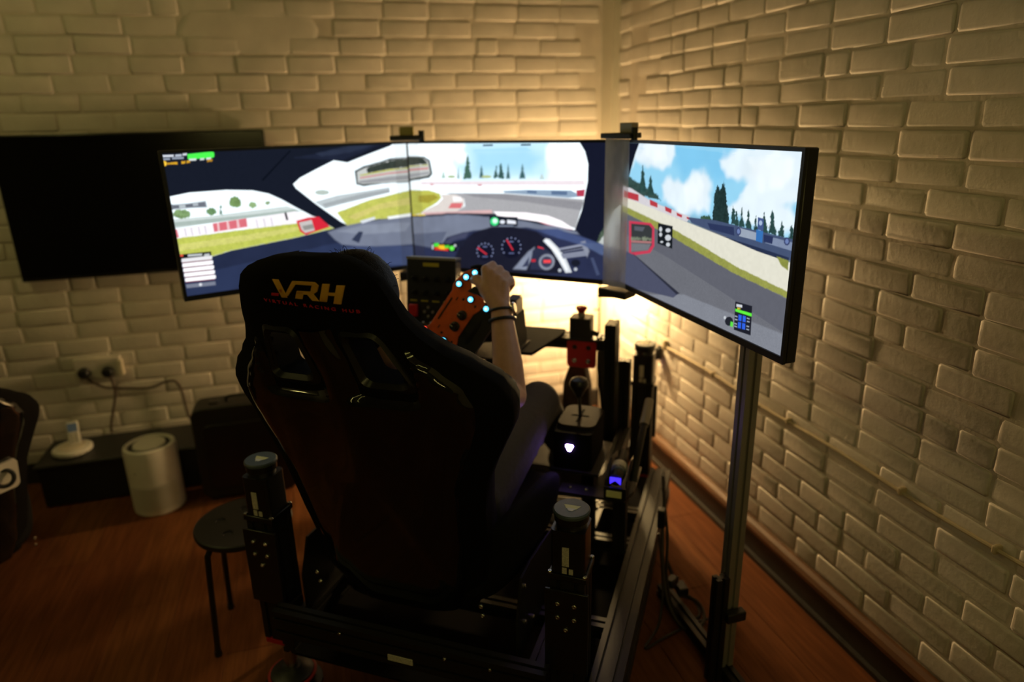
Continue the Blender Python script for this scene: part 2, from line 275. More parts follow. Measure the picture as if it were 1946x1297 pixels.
# screen pictures: (linear colour, outline in metres from the screen's lower left corner)
ART=[
[
((0.009,0.012,0.023),'',[(0.0090,0.0160),(0.0090,0.4490),(0.7980,0.4490),(0.7980,0.0160)]),
((0.019,0.027,0.065),'d',[(0.0090,0.0160),(0.0090,0.1454),(0.5134,0.1780),(0.7980,0.1563),(0.7980,0.0160)]),
((0.027,0.040,0.098),'d',[(0.0090,0.0160),(0.0090,0.0773),(0.5081,0.1274),(0.7980,0.1170),(0.7980,0.0160)]),
((0.014,0.019,0.040),'d',[(0.3967,0.4191),(0.5406,0.4380),(0.5991,0.4490),(0.6981,0.4490),(0.5554,0.4031)]),
((0.025,0.034,0.065),'d',[(0.4676,0.4293),(0.5597,0.4458),(0.5951,0.4490),(0.6749,0.4490),(0.5857,0.4276),(0.4880,0.4199)]),
((0.004,0.006,0.012),'',[(0.2829,0.3560),(0.3825,0.4428),(0.3874,0.4410),(0.2874,0.3524)]),
((1.132,1.279,1.350),'',[(0.0090,0.3243),(0.0654,0.3323),(0.1722,0.3325),(0.2510,0.3253),(0.2987,0.3118),(0.3381,0.2903),(0.3779,0.2631),(0.4442,0.2206),(0.5023,0.1791),(0.3657,0.1613),(0.1610,0.1432),(0.1037,0.1316),(0.0090,0.1483)]),
((0.672,0.761,0.745),'',[(0.0090,0.2560),(0.1144,0.2563),(0.3524,0.2670),(0.4022,0.2454),(0.1113,0.2353),(0.0090,0.2282)]),
((0.434,0.527,0.491),'',[(0.0090,0.2468),(0.2408,0.2496),(0.3769,0.2546),(0.3867,0.2485),(0.1113,0.2353),(0.0090,0.2338)]),
((1.052,1.004,1.052),'',[(0.0090,0.2260),(0.2392,0.2380),(0.3761,0.2477),(0.4550,0.2195),(0.3711,0.2065),(0.2022,0.2063),(0.0090,0.1981)]),
((0.761,0.175,0.216),'',[(0.1171,0.2331),(0.2198,0.2398),(0.2194,0.2130),(0.1179,0.2067)]),
((0.905,0.578,0.604),'',[(0.1297,0.2335),(0.1361,0.2346),(0.1353,0.2082),(0.1289,0.2072)]),
((0.905,0.578,0.604),'',[(0.1583,0.2357),(0.1647,0.2367),(0.1657,0.2101),(0.1576,0.2092)]),
((0.905,0.578,0.604),'',[(0.1888,0.2378),(0.1954,0.2388),(0.1965,0.2119),(0.1883,0.2111)]),
((0.761,0.175,0.216),'',[(0.0090,0.2257),(0.0131,0.2257),(0.0152,0.2014),(0.0090,0.2006)]),
((0.672,0.644,0.730),'',[(0.0341,0.2268),(0.0370,0.2265),(0.0377,0.2022),(0.0347,0.2025)]),
((0.672,0.644,0.730),'',[(0.0521,0.2273),(0.0551,0.2270),(0.0558,0.2025),(0.0528,0.2029)]),
((0.672,0.644,0.730),'',[(0.0734,0.2279),(0.0764,0.2276),(0.0772,0.2030),(0.0742,0.2033)]),
((0.672,0.644,0.730),'',[(0.0918,0.2284),(0.0948,0.2281),(0.0957,0.2034),(0.0927,0.2037)]),
((0.672,0.644,0.730),'',[(0.2484,0.2326),(0.2516,0.2323),(0.2532,0.2067),(0.2499,0.2071)]),
((0.672,0.644,0.730),'',[(0.2717,0.2333),(0.2750,0.2330),(0.2767,0.2072),(0.2734,0.2076)]),
((0.672,0.644,0.730),'',[(0.2953,0.2339),(0.2987,0.2336),(0.3004,0.2077),(0.2971,0.2081)]),
((0.005,0.008,0.013),'',[(0.3413,0.2474),(0.3482,0.2468),(0.3521,0.2222),(0.3450,0.2212)]),
((0.552,0.604,0.107),'g',[(0.0090,0.1983),(0.2020,0.2046),(0.3713,0.2082),(0.4438,0.2171),(0.5023,0.1791),(0.3657,0.1613),(0.1610,0.1432),(0.1037,0.1316),(0.0090,0.1450)]),
((0.672,0.672,0.188),'g',[(0.0090,0.1783),(0.2160,0.1879),(0.3699,0.1961),(0.4530,0.2020),(0.3682,0.1822),(0.2132,0.1678),(0.0090,0.1588)]),
((0.181,0.305,0.107),'t',[(0.2124,0.2920),(0.2082,0.2834),(0.1993,0.2781),(0.1885,0.2777),(0.1794,0.2823),(0.1748,0.2904),(0.1761,0.2995),(0.1829,0.3067),(0.1930,0.3097),(0.2034,0.3076),(0.2106,0.3010)]),
((0.216,0.352,0.150),'t',[(0.0581,0.2662),(0.0530,0.2589),(0.0415,0.2547),(0.0275,0.2549),(0.0153,0.2593),(0.0090,0.2666),(0.0090,0.2671),(0.0102,0.2746),(0.0187,0.2806),(0.0319,0.2828),(0.0455,0.2804),(0.0554,0.2743)]),
((0.138,0.262,0.117),'t',[(0.1333,0.2692),(0.1290,0.2622),(0.1203,0.2591),(0.1113,0.2613),(0.1062,0.2677),(0.1073,0.2754),(0.1142,0.2807),(0.1236,0.2812),(0.1312,0.2767)]),
((0.117,0.231,0.156),'t',[(0.1485,0.2874),(0.1493,0.2771),(0.1484,0.2757),(0.1492,0.2653),(0.1489,0.2580),(0.1396,0.2588),(0.1418,0.2675),(0.1449,0.2760),(0.1447,0.2781)]),
((0.262,0.402,0.188),'t',[(0.2561,0.2784),(0.2528,0.2734),(0.2457,0.2711),(0.2382,0.2727),(0.2338,0.2775),(0.2345,0.2831),(0.2401,0.2870),(0.2478,0.2873),(0.2542,0.2840)]),
((0.305,0.434,0.223),'t',[(0.3031,0.2813),(0.3002,0.2772),(0.2940,0.2754),(0.2874,0.2767),(0.2835,0.2806),(0.2841,0.2851),(0.2889,0.2883),(0.2957,0.2885),(0.3013,0.2858)]),
((0.156,0.175,0.216),'d',[(0.0090,0.3004),(0.0090,0.3006),(0.1059,0.3022),(0.1078,0.2844),(0.0655,0.2848),(0.0090,0.2850)]),
((0.515,0.578,0.617),'',[(0.0304,0.2973),(0.0481,0.2974),(0.0481,0.2879),(0.0303,0.2878)]),
((0.456,0.515,0.565),'',[(0.0694,0.3004),(0.0845,0.3007),(0.0845,0.2911),(0.0694,0.2908)]),
((0.730,0.025,0.048),'',[(0.3776,0.2163),(0.4174,0.2231),(0.4553,0.2231),(0.4899,0.1858),(0.4390,0.1748),(0.4037,0.1661),(0.3857,0.1804)]),
((0.617,0.578,0.565),'',[(0.3857,0.2103),(0.4291,0.2149),(0.4358,0.1787),(0.4027,0.1733),(0.3916,0.1851)]),
((0.305,0.305,0.287),'',[(0.3948,0.1971),(0.4310,0.2006),(0.4348,0.1860),(0.4002,0.1824)]),
((1.174,1.326,1.400),'',[(0.3815,0.3362),(0.4063,0.3549),(0.4620,0.3788),(0.5261,0.4045),(0.5513,0.3998),(0.5732,0.3953),(0.6514,0.4195),(0.7318,0.4427),(0.7454,0.4490),(0.7980,0.4490),(0.7980,0.1896),(0.6707,0.1957),(0.5521,0.1850),(0.5306,0.1980),(0.4493,0.2658),(0.3885,0.3222)]),
((0.565,0.631,0.658),'',[(0.4465,0.2731),(0.5249,0.2880),(0.7201,0.3026),(0.7206,0.2842),(0.5405,0.2583),(0.4800,0.2474)]),
((0.402,0.445,0.468),'',[(0.4708,0.2641),(0.6199,0.2880),(0.7195,0.2953),(0.7186,0.2843),(0.5409,0.2618),(0.4805,0.2527)]),
((0.515,0.604,0.552),'',[(0.5004,0.3004),(0.4938,0.2952),(0.4785,0.2934),(0.4616,0.2957),(0.4511,0.3010),(0.4518,0.3069),(0.4633,0.3106),(0.4803,0.3104),(0.4950,0.3064)]),
((0.578,0.604,0.122),'g',[(0.5190,0.2315),(0.6370,0.2631),(0.7980,0.2867),(0.7980,0.1777),(0.6707,0.1957),(0.6107,0.1903),(0.5517,0.1814)]),
((0.687,0.631,0.188),'g',[(0.5550,0.2138),(0.6752,0.2472),(0.7980,0.2612),(0.7980,0.2357),(0.6736,0.2289),(0.5824,0.2003)]),
((0.023,0.034,0.034),'d',[(0.5966,0.3661),(0.6284,0.3784),(0.7282,0.4000),(0.7980,0.4030),(0.7980,0.3149),(0.7213,0.3172),(0.6222,0.3130),(0.5979,0.3200)]),
((0.617,0.644,0.631),'',[(0.6039,0.3621),(0.6317,0.3729),(0.7278,0.3947),(0.7980,0.3975),(0.7980,0.3197),(0.6229,0.3201),(0.6041,0.3249)]),
((0.042,0.054,0.045),'t',[(0.6355,0.3727),(0.7276,0.3929),(0.7980,0.3970),(0.7980,0.3685),(0.7254,0.3660),(0.6454,0.3544)]),
((0.552,0.552,0.156),'g',[(0.6144,0.3527),(0.7253,0.3642),(0.7980,0.3667),(0.7980,0.3612),(0.7248,0.3588),(0.6139,0.3474)]),
((0.672,0.305,0.296),'',[(0.6136,0.3439),(0.7244,0.3534),(0.7980,0.3557),(0.7980,0.3503),(0.7239,0.3480),(0.6131,0.3386)]),
((0.352,0.361,0.381),'',[(0.6086,0.3317),(0.7232,0.3389),(0.7980,0.3398),(0.7980,0.3248),(0.6425,0.3224),(0.6079,0.3247)]),
((0.195,0.223,0.305),'d',[(0.4788,0.1689),(0.5521,0.1850),(0.7112,0.1956),(0.7980,0.1968),(0.7980,0.0911),(0.7548,0.0915),(0.6716,0.0897),(0.5264,0.1198),(0.5018,0.1391)]),
((0.270,0.305,0.392),'d',[(0.5123,0.1672),(0.6096,0.1793),(0.7510,0.1767),(0.7925,0.1688),(0.7692,0.1403),(0.6065,0.1462)]),
((0.034,0.045,0.089),'',[(0.5622,0.1324),(0.5920,0.1588),(0.6074,0.1554),(0.5881,0.1183)]),
((0.773,0.824,0.894),'',[(0.5994,0.1950),(0.6555,0.2045),(0.6566,0.1951),(0.6063,0.1852)]),
((0.997,1.046,1.046),'',[(0.7034,0.2001),(0.7980,0.2042),(0.7980,0.1930),(0.7067,0.1904)]),
((0.054,0.076,0.168),'d',[(0.5254,0.1107),(0.7444,0.0927),(0.7980,0.0815),(0.7980,0.0160),(0.7603,0.0160),(0.5009,0.0579)]),
((0.080,1.009,0.089),'',[(0.0770,0.4447),(0.1443,0.4490),(0.1494,0.4490),(0.1530,0.4445),(0.1514,0.4337),(0.1464,0.4308),(0.0761,0.4295)]),
((0.716,0.761,0.839),'',[(0.0090,0.4448),(0.0393,0.4446),(0.0384,0.4386),(0.0090,0.4388)]),
((0.515,0.578,0.672),'',[(0.0437,0.4447),(0.0611,0.4451),(0.0601,0.4391),(0.0427,0.4387)]),
((0.716,0.761,0.839),'',[(0.0642,0.4468),(0.0760,0.4475),(0.0750,0.4414),(0.0633,0.4408)]),
((0.305,0.352,0.434),'',[(0.0090,0.4358),(0.0280,0.4360),(0.0270,0.4300),(0.0090,0.4298)]),
((0.305,0.352,0.434),'',[(0.0339,0.4375),(0.0656,0.4373),(0.0647,0.4312),(0.0330,0.4315)]),
((0.716,0.791,0.791),'',[(0.0793,0.4309),(0.0999,0.4311),(0.0990,0.4250),(0.0783,0.4248)]),
((0.644,0.716,0.716),'',[(0.1103,0.4309),(0.1224,0.4316),(0.1215,0.4254),(0.1094,0.4248)]),
((0.716,0.791,0.791),'',[(0.1284,0.4316),(0.1421,0.4322),(0.1412,0.4260),(0.1275,0.4255)]),
((0.761,0.402,0.021),'g',[(0.0187,0.4232),(0.0460,0.4230),(0.0450,0.4169),(0.0178,0.4171)]),
((0.761,0.402,0.021),'g',[(0.0578,0.4242),(0.0681,0.4250),(0.0671,0.4189),(0.0568,0.4182)]),
((0.761,0.402,0.021),'g',[(0.0725,0.4250),(0.0814,0.4258),(0.0805,0.4197),(0.0715,0.4190)]),
((0.515,0.262,0.021),'g',[(0.1305,0.4253),(0.1442,0.4259),(0.1433,0.4197),(0.1295,0.4191)]),
((1.106,0.662,0.054),'g',[(0.0168,0.4202),(0.0148,0.4159),(0.0108,0.4133),(0.0090,0.4134),(0.0090,0.4278),(0.0131,0.4276),(0.0162,0.4247)]),
((0.007,0.008,0.010),'',[(0.0090,0.1484),(0.0997,0.1472),(0.0986,0.1289),(0.0090,0.1304)]),
((0.791,0.102,0.061),'',[(0.0090,0.1484),(0.0186,0.1472),(0.0175,0.1407),(0.0090,0.1418)]),
((0.578,0.617,0.644),'',[(0.0319,0.1455),(0.0728,0.1438),(0.0718,0.1373),(0.0308,0.1391)]),
((0.578,0.617,0.644),'',[(0.0787,0.1414),(0.0942,0.1412),(0.0932,0.1346),(0.0777,0.1349)]),
((0.874,0.874,0.911),'',[(0.0121,0.1348),(0.0978,0.1341),(0.1006,0.1320),(0.0993,0.1234),(0.0960,0.1218),(0.0133,0.1231),(0.0106,0.1251)]),
((0.305,0.045,0.065),'',[(0.0117,0.1230),(0.0975,0.1213),(0.0972,0.1193),(0.0114,0.1207)]),
((1.198,1.198,1.243),'',[(0.0123,0.1196),(0.0981,0.1185),(0.1010,0.1165),(0.0997,0.1078),(0.0963,0.1063),(0.0134,0.1079),(0.0107,0.1099)]),
((0.305,0.045,0.065),'',[(0.0119,0.1077),(0.0978,0.1057),(0.0975,0.1037),(0.0115,0.1055)]),
((1.198,1.198,1.243),'',[(0.0124,0.1044),(0.0985,0.1029),(0.1013,0.1008),(0.1001,0.0922),(0.0967,0.0906),(0.0136,0.0925),(0.0109,0.0946)]),
((0.305,0.045,0.065),'',[(0.0121,0.0924),(0.0982,0.0901),(0.0979,0.0881),(0.0117,0.0901)]),
((1.198,1.198,1.243),'',[(0.0126,0.0890),(0.0989,0.0872),(0.1017,0.0852),(0.1004,0.0765),(0.0970,0.0749),(0.0137,0.0771),(0.0110,0.0792)]),
((0.305,0.045,0.065),'',[(0.0122,0.0770),(0.0985,0.0743),(0.0982,0.0723),(0.0119,0.0747)]),
((1.198,1.198,1.243),'',[(0.0127,0.0736),(0.0992,0.0715),(0.1021,0.0694),(0.1008,0.0607),(0.0974,0.0591),(0.0139,0.0617),(0.0112,0.0637)]),
((0.305,0.045,0.065),'',[(0.0124,0.0616),(0.0989,0.0585),(0.0986,0.0565),(0.0120,0.0593)]),
((0.209,0.231,0.305),'',[(0.0114,0.0533),(0.0981,0.0507),(0.0979,0.0387),(0.0126,0.0413)]),
((0.791,0.807,0.871),'',[(0.0581,0.0463),(0.0562,0.0430),(0.0527,0.0420),(0.0497,0.0440),(0.0489,0.0477),(0.0508,0.0510),(0.0543,0.0520),(0.0573,0.0501)])],
[
((0.008,0.010,0.025),'',[(0.0020,0.0160),(0.0020,0.4490),(0.7980,0.4490),(0.7980,0.0160)]),
((1.216,1.374,1.450),'',[(0.0020,0.4490),(0.6552,0.4490),(0.6734,0.4221),(0.6844,0.3837),(0.6834,0.3303),(0.6648,0.2387),(0.6398,0.1730),(0.5801,0.1873),(0.5040,0.2118),(0.3856,0.2177),(0.1974,0.2122),(0.0020,0.1898)]),
((0.635,0.946,1.119),'s',[(0.2032,0.4490),(0.5788,0.4490),(0.5657,0.4025),(0.5431,0.3327),(0.2244,0.3200),(0.1897,0.3834)]),
((0.442,0.804,1.014),'s',[(0.2712,0.4272),(0.4688,0.4353),(0.5249,0.4023),(0.4867,0.3604),(0.2784,0.3579)]),
((1.090,1.231,1.300),'c',[(0.2419,0.4186),(0.2360,0.3961),(0.2228,0.3820),(0.2072,0.3819),(0.1952,0.3959),(0.1916,0.4186),(0.1977,0.4411),(0.2054,0.4490),(0.2314,0.4490),(0.2383,0.4410)]),
((1.090,1.231,1.300),'c',[(0.6310,0.4027),(0.6249,0.3702),(0.6078,0.3460),(0.5840,0.3367),(0.5599,0.3453),(0.5423,0.3694),(0.5361,0.4024),(0.5428,0.4351),(0.5531,0.4490),(0.6143,0.4490),(0.6246,0.4349)]),
((0.188,0.352,0.352),'d',[(0.2080,0.3694),(0.2099,0.3558),(0.2091,0.3539),(0.2109,0.3402),(0.2112,0.3304),(0.2006,0.3303),(0.2023,0.3421),(0.2050,0.3538),(0.2046,0.3566)]),
((0.061,0.144,0.107),'t',[(0.2476,0.4082),(0.2541,0.3814),(0.2518,0.3776),(0.2580,0.3506),(0.2596,0.3313),(0.2281,0.3307),(0.2325,0.3542),(0.2399,0.3775),(0.2386,0.3829)]),
((0.045,0.127,0.127),'d',[(0.2997,0.3755),(0.3037,0.3610),(0.3023,0.3589),(0.3062,0.3443),(0.3072,0.3338),(0.2887,0.3335),(0.2911,0.3462),(0.2953,0.3588),(0.2945,0.3617)]),
((0.054,0.127,0.117),'t',[(0.3562,0.3743),(0.3603,0.3605),(0.3589,0.3585),(0.3628,0.3447),(0.3640,0.3348),(0.3459,0.3345),(0.3481,0.3465),(0.3521,0.3584),(0.3513,0.3612)]),
((0.045,0.112,0.102),'t',[(0.3745,0.3864),(0.3799,0.3685),(0.3782,0.3660),(0.3834,0.3480),(0.3849,0.3351),(0.3610,0.3347),(0.3638,0.3503),(0.3691,0.3659),(0.3680,0.3695)]),
((0.045,0.122,0.127),'d',[(0.4020,0.3815),(0.4055,0.3649),(0.4043,0.3625),(0.4077,0.3458),(0.4086,0.3338),(0.3928,0.3335),(0.3948,0.3480),(0.3983,0.3624),(0.3976,0.3658)]),
((0.051,0.138,0.144),'d',[(0.4545,0.3819),(0.4600,0.3655),(0.4583,0.3631),(0.4636,0.3466),(0.4652,0.3347),(0.4419,0.3343),(0.4446,0.3487),(0.4495,0.3630),(0.4484,0.3663)]),
((0.456,0.644,0.578),'',[(0.1473,0.3563),(0.1511,0.3476),(0.1498,0.3463),(0.1535,0.3376),(0.1545,0.3313),(0.1371,0.3310),(0.1393,0.3386),(0.1432,0.3462),(0.1425,0.3480)]),
((0.578,0.730,0.730),'',[(0.5245,0.3525),(0.5291,0.3461),(0.5278,0.3452),(0.5323,0.3388),(0.5337,0.3342),(0.5149,0.3339),(0.5168,0.3395),(0.5206,0.3451),(0.5197,0.3464)]),
((0.515,0.617,0.305),'',[(0.3390,0.3396),(0.3329,0.3358),(0.3185,0.3340),(0.3041,0.3353),(0.2982,0.3389),(0.3044,0.3427),(0.3189,0.3445),(0.3332,0.3432)]),
((0.491,0.604,0.352),'',[(0.1956,0.3373),(0.1904,0.3334),(0.1782,0.3317),(0.1661,0.3331),(0.1613,0.3368),(0.1666,0.3407),(0.1788,0.3424),(0.1908,0.3410)]),
((0.940,0.837,0.888),'',[(0.0498,0.3185),(0.6709,0.3333),(0.6746,0.3186),(0.0489,0.3056)]),
((0.761,0.402,0.434),'',[(0.0896,0.3119),(0.1029,0.3122),(0.1024,0.3049),(0.0891,0.3046)]),
((0.761,0.402,0.434),'',[(0.2827,0.3140),(0.2993,0.3143),(0.2990,0.3073),(0.2824,0.3069)]),
((0.305,0.413,0.552),'',[(0.3777,0.2933),(0.4665,0.2989),(0.6262,0.3010),(0.6679,0.2822),(0.6171,0.2774),(0.3876,0.2865)]),
((0.117,0.188,0.323),'',[(0.4704,0.2973),(0.5050,0.2964),(0.5049,0.2879),(0.4702,0.2887)]),
((0.117,0.188,0.323),'',[(0.5579,0.2977),(0.6134,0.2974),(0.6134,0.2857),(0.5578,0.2859)]),
((0.515,0.051,0.098),'',[(0.6443,0.3015),(0.6748,0.3055),(0.6715,0.2823),(0.6481,0.2833)]),
((0.565,0.578,0.102),'g',[(0.0020,0.2874),(0.0813,0.2879),(0.1271,0.2780),(0.1328,0.2634),(0.1117,0.2443),(0.0700,0.2242),(0.0413,0.2043),(0.0020,0.1963)]),
((0.402,0.352,0.045),'g',[(0.0347,0.2681),(0.1025,0.2736),(0.1218,0.2631),(0.0781,0.2432),(0.0353,0.2456)]),
((0.434,0.434,0.456),'a',[(0.1492,0.2804),(0.3875,0.2848),(0.6716,0.2740),(0.6434,0.1800),(0.5801,0.1943),(0.4651,0.2138),(0.2617,0.2147),(0.1802,0.2134),(0.2288,0.2372),(0.2258,0.2625)]),
((0.305,0.305,0.332),'a',[(0.2224,0.2805),(0.3875,0.2830),(0.6717,0.2657),(0.6612,0.2385),(0.4659,0.2592),(0.2642,0.2708)]),
((0.791,0.730,0.687),'',[(0.1313,0.2744),(0.1923,0.2761),(0.2258,0.2625),(0.2245,0.2370),(0.1934,0.2176),(0.0416,0.2081),(0.1159,0.2407),(0.1392,0.2599)]),
((1.086,1.046,1.046),'',[(0.1790,0.2702),(0.2133,0.2694),(0.2211,0.2551),(0.1822,0.2502)]),
((0.761,0.188,0.202),'',[(0.1733,0.2463),(0.2208,0.2478),(0.2113,0.2293),(0.1591,0.2274)]),
((0.761,0.491,0.491),'',[(0.0416,0.2081),(0.3351,0.2283),(0.3367,0.2158),(0.0681,0.1978)]),
((0.021,0.027,0.045),'d',[(0.0020,0.1960),(0.1757,0.2114),(0.3347,0.2157),(0.4453,0.2059),(0.4451,0.1988),(0.3239,0.2045),(0.1752,0.2021),(0.0020,0.1881)]),
((1.198,1.133,1.176),'',[(0.3411,0.2231),(0.4653,0.2243),(0.5462,0.2170),(0.5951,0.2018),(0.6435,0.1749),(0.5914,0.1775),(0.5038,0.1961),(0.3549,0.2093)]),
((0.617,0.040,0.061),'',[(0.5077,0.1963),(0.5914,0.1775),(0.6361,0.1728),(0.5801,0.1717)]),
((0.018,0.054,0.098),'',[(0.3085,0.4442),(0.3466,0.4449),(0.3464,0.4399),(0.3083,0.4391)]),
((0.018,0.054,0.098),'',[(0.4499,0.4453),(0.4860,0.4456),(0.4859,0.4407),(0.4498,0.4403)]),
((0.023,0.034,0.034),'d',[(0.0020,0.4058),(0.0697,0.4059),(0.0931,0.3935),(0.1007,0.3449),(0.0866,0.3320),(0.0020,0.3191)]),
((0.617,0.644,0.631),'',[(0.0020,0.3989),(0.0649,0.4005),(0.0861,0.3881),(0.0920,0.3466),(0.0804,0.3392),(0.0020,0.3267)]),
((0.042,0.054,0.045),'t',[(0.0020,0.4003),(0.0649,0.4005),(0.0816,0.3862),(0.0810,0.3790),(0.0020,0.3740)]),
((0.552,0.552,0.156),'g',[(0.0020,0.3722),(0.0831,0.3773),(0.0829,0.3736),(0.0020,0.3671)]),
((0.672,0.305,0.296),'',[(0.0020,0.3616),(0.0847,0.3682),(0.0842,0.3610),(0.0020,0.3543)]),
((0.402,0.413,0.434),'',[(0.0020,0.3440),(0.0881,0.3538),(0.0875,0.3447),(0.0020,0.3305)]),
((0.837,0.607,0.023),'g',[(0.0020,0.1993),(0.0594,0.2031),(0.0590,0.1974),(0.0020,0.1936)]),
((0.202,0.231,0.314),'d',[(0.0020,0.1890),(0.1971,0.2067),(0.3853,0.2034),(0.5839,0.1806),(0.6472,0.1699),(0.6805,0.1338),(0.5990,0.1291),(0.3843,0.1674),(0.3012,0.1524),(0.2155,0.1443),(0.1485,0.1219),(0.1004,0.0730),(0.0020,0.0557)]),
((0.117,0.138,0.209),'d',[(0.0020,0.1279),(0.1498,0.1448),(0.1251,0.1053),(0.0910,0.0685),(0.0020,0.0575)]),
((0.025,0.032,0.080),'d',[(0.0020,0.0160),(0.0020,0.0882),(0.1121,0.0776),(0.1485,0.1219),(0.2590,0.1540),(0.4645,0.1749),(0.6546,0.1599),(0.7456,0.1274),(0.7980,0.1205),(0.7980,0.0160)]),
((0.061,0.089,0.216),'d',[(0.4840,0.1687),(0.5801,0.1735),(0.6730,0.1506),(0.7634,0.1250),(0.7746,0.0984),(0.6917,0.1206),(0.5801,0.1455)]),
((0.012,0.013,0.027),'d',[(0.1740,0.0160),(0.1702,0.0350),(0.2001,0.0983),(0.2586,0.1465),(0.3331,0.1704),(0.4148,0.1761),(0.5034,0.1626),(0.5572,0.1266),(0.5915,0.0755),(0.5992,0.0259),(0.4344,0.0160)]),
((0.061,0.068,0.127),'d',[(0.1194,0.0858),(0.1622,0.1284),(0.2416,0.1475),(0.2233,0.1260),(0.1745,0.1120),(0.1460,0.0797)]),
((0.013,0.015,0.032),'',[(0.1652,0.1038),(0.2230,0.1204),(0.2174,0.0955),(0.1596,0.0844)]),
((0.007,0.008,0.021),'d',[(0.3405,0.0844),(0.3379,0.0728),(0.3310,0.0622),(0.3206,0.0540),(0.3080,0.0491),(0.2947,0.0481),(0.2823,0.0513),(0.2723,0.0582),(0.2660,0.0680),(0.2642,0.0795),(0.2670,0.0913),(0.2742,0.1019),(0.2847,0.1100),(0.2973,0.1147),(0.3105,0.1155),(0.3227,0.1122),(0.3325,0.1054),(0.3387,0.0957)]),
((0.262,0.305,0.515),'',[(0.2731,0.0654),(0.2782,0.0658),(0.2780,0.0612),(0.2729,0.0609)]),
((0.262,0.305,0.515),'',[(0.2679,0.0766),(0.2730,0.0770),(0.2728,0.0724),(0.2677,0.0721)]),
((0.262,0.305,0.515),'',[(0.2689,0.0893),(0.2740,0.0896),(0.2738,0.0851),(0.2687,0.0847)]),
((0.262,0.305,0.515),'',[(0.2758,0.1008),(0.2810,0.1011),(0.2808,0.0966),(0.2756,0.0963)]),
((0.262,0.305,0.515),'',[(0.2874,0.1092),(0.2925,0.1095),(0.2923,0.1050),(0.2872,0.1047)]),
((0.262,0.305,0.515),'',[(0.3013,0.1127),(0.3064,0.1130),(0.3062,0.1085),(0.3011,0.1082)]),
((0.262,0.305,0.515),'',[(0.3149,0.1108),(0.3200,0.1111),(0.3198,0.1066),(0.3148,0.1063)]),
((0.262,0.305,0.515),'',[(0.3257,0.1038),(0.3308,0.1041),(0.3306,0.0997),(0.3256,0.0994)]),
((0.262,0.305,0.515),'',[(0.3317,0.0932),(0.3367,0.0935),(0.3366,0.0890),(0.3315,0.0887)]),
((0.262,0.305,0.515),'',[(0.3317,0.0807),(0.3367,0.0811),(0.3366,0.0766),(0.3316,0.0763)]),
((0.262,0.305,0.515),'',[(0.3257,0.0689),(0.3308,0.0693),(0.3306,0.0648),(0.3256,0.0644)]),
((0.156,0.188,0.376),'',[(0.2949,0.1000),(0.3118,0.1010),(0.3117,0.0973),(0.2947,0.0963)]),
((0.127,0.156,0.328),'',[(0.2914,0.0644),(0.3126,0.0658),(0.3125,0.0620),(0.2912,0.0606)]),
((0.740,0.035,0.060),'',[(0.3108,0.0732),(0.3064,0.0701),(0.2712,0.0920),(0.2748,0.0960)]),
((0.007,0.008,0.021),'d',[(0.4493,0.1059),(0.4465,0.0927),(0.4390,0.0806),(0.4275,0.0713),(0.4135,0.0658),(0.3986,0.0647),(0.3846,0.0684),(0.3733,0.0763),(0.3661,0.0876),(0.3639,0.1007),(0.3669,0.1141),(0.3747,0.1261),(0.3864,0.1353),(0.4005,0.1406),(0.4152,0.1414),(0.4289,0.1376),(0.4400,0.1298),(0.4470,0.1187)]),
((0.262,0.305,0.515),'',[(0.3745,0.0842),(0.3794,0.0845),(0.3793,0.0801),(0.3743,0.0797)]),
((0.262,0.305,0.515),'',[(0.3685,0.0970),(0.3734,0.0973),(0.3733,0.0929),(0.3683,0.0926)]),
((0.262,0.305,0.515),'',[(0.3694,0.1114),(0.3743,0.1117),(0.3742,0.1073),(0.3693,0.1070)]),
((0.262,0.305,0.515),'',[(0.3770,0.1245),(0.3819,0.1248),(0.3818,0.1204),(0.3769,0.1201)]),
((0.262,0.305,0.515),'',[(0.3898,0.1339),(0.3947,0.1342),(0.3946,0.1298),(0.3897,0.1296)]),
((0.262,0.305,0.515),'',[(0.4054,0.1379),(0.4102,0.1381),(0.4101,0.1338),(0.4053,0.1335)]),
((0.262,0.305,0.515),'',[(0.4207,0.1356),(0.4255,0.1359),(0.4254,0.1316),(0.4206,0.1313)]),
((0.262,0.305,0.515),'',[(0.4329,0.1277),(0.4377,0.1280),(0.4376,0.1236),(0.4328,0.1233)]),
((0.262,0.305,0.515),'',[(0.4397,0.1155),(0.4445,0.1158),(0.4444,0.1115),(0.4396,0.1112)]),
((0.262,0.305,0.515),'',[(0.4399,0.1014),(0.4447,0.1017),(0.4446,0.0973),(0.4398,0.0970)]),
((0.262,0.305,0.515),'',[(0.4334,0.0880),(0.4382,0.0883),(0.4382,0.0839),(0.4333,0.0836)]),
((0.156,0.188,0.376),'',[(0.3993,0.1239),(0.4156,0.1248),(0.4155,0.1212),(0.3993,0.1203)]),
((0.127,0.156,0.328),'',[(0.3963,0.0834),(0.4167,0.0847),(0.4166,0.0810),(0.3962,0.0797)]),
((0.740,0.035,0.060),'',[(0.4149,0.0946),(0.4107,0.0916),(0.3872,0.1266),(0.3906,0.1304)]),
((0.009,0.013,0.025),'',[(0.3240,0.2063),(0.4334,0.2072),(0.4328,0.1769),(0.3269,0.1720)]),
((0.054,0.859,0.268),'',[(0.3605,0.1898),(0.3586,0.1834),(0.3539,0.1782),(0.3472,0.1751),(0.3399,0.1747),(0.3333,0.1772),(0.3289,0.1821),(0.3275,0.1883),(0.3294,0.1947),(0.3341,0.1999),(0.3408,0.2030),(0.3482,0.2033),(0.3546,0.2008),(0.3590,0.1960)]),
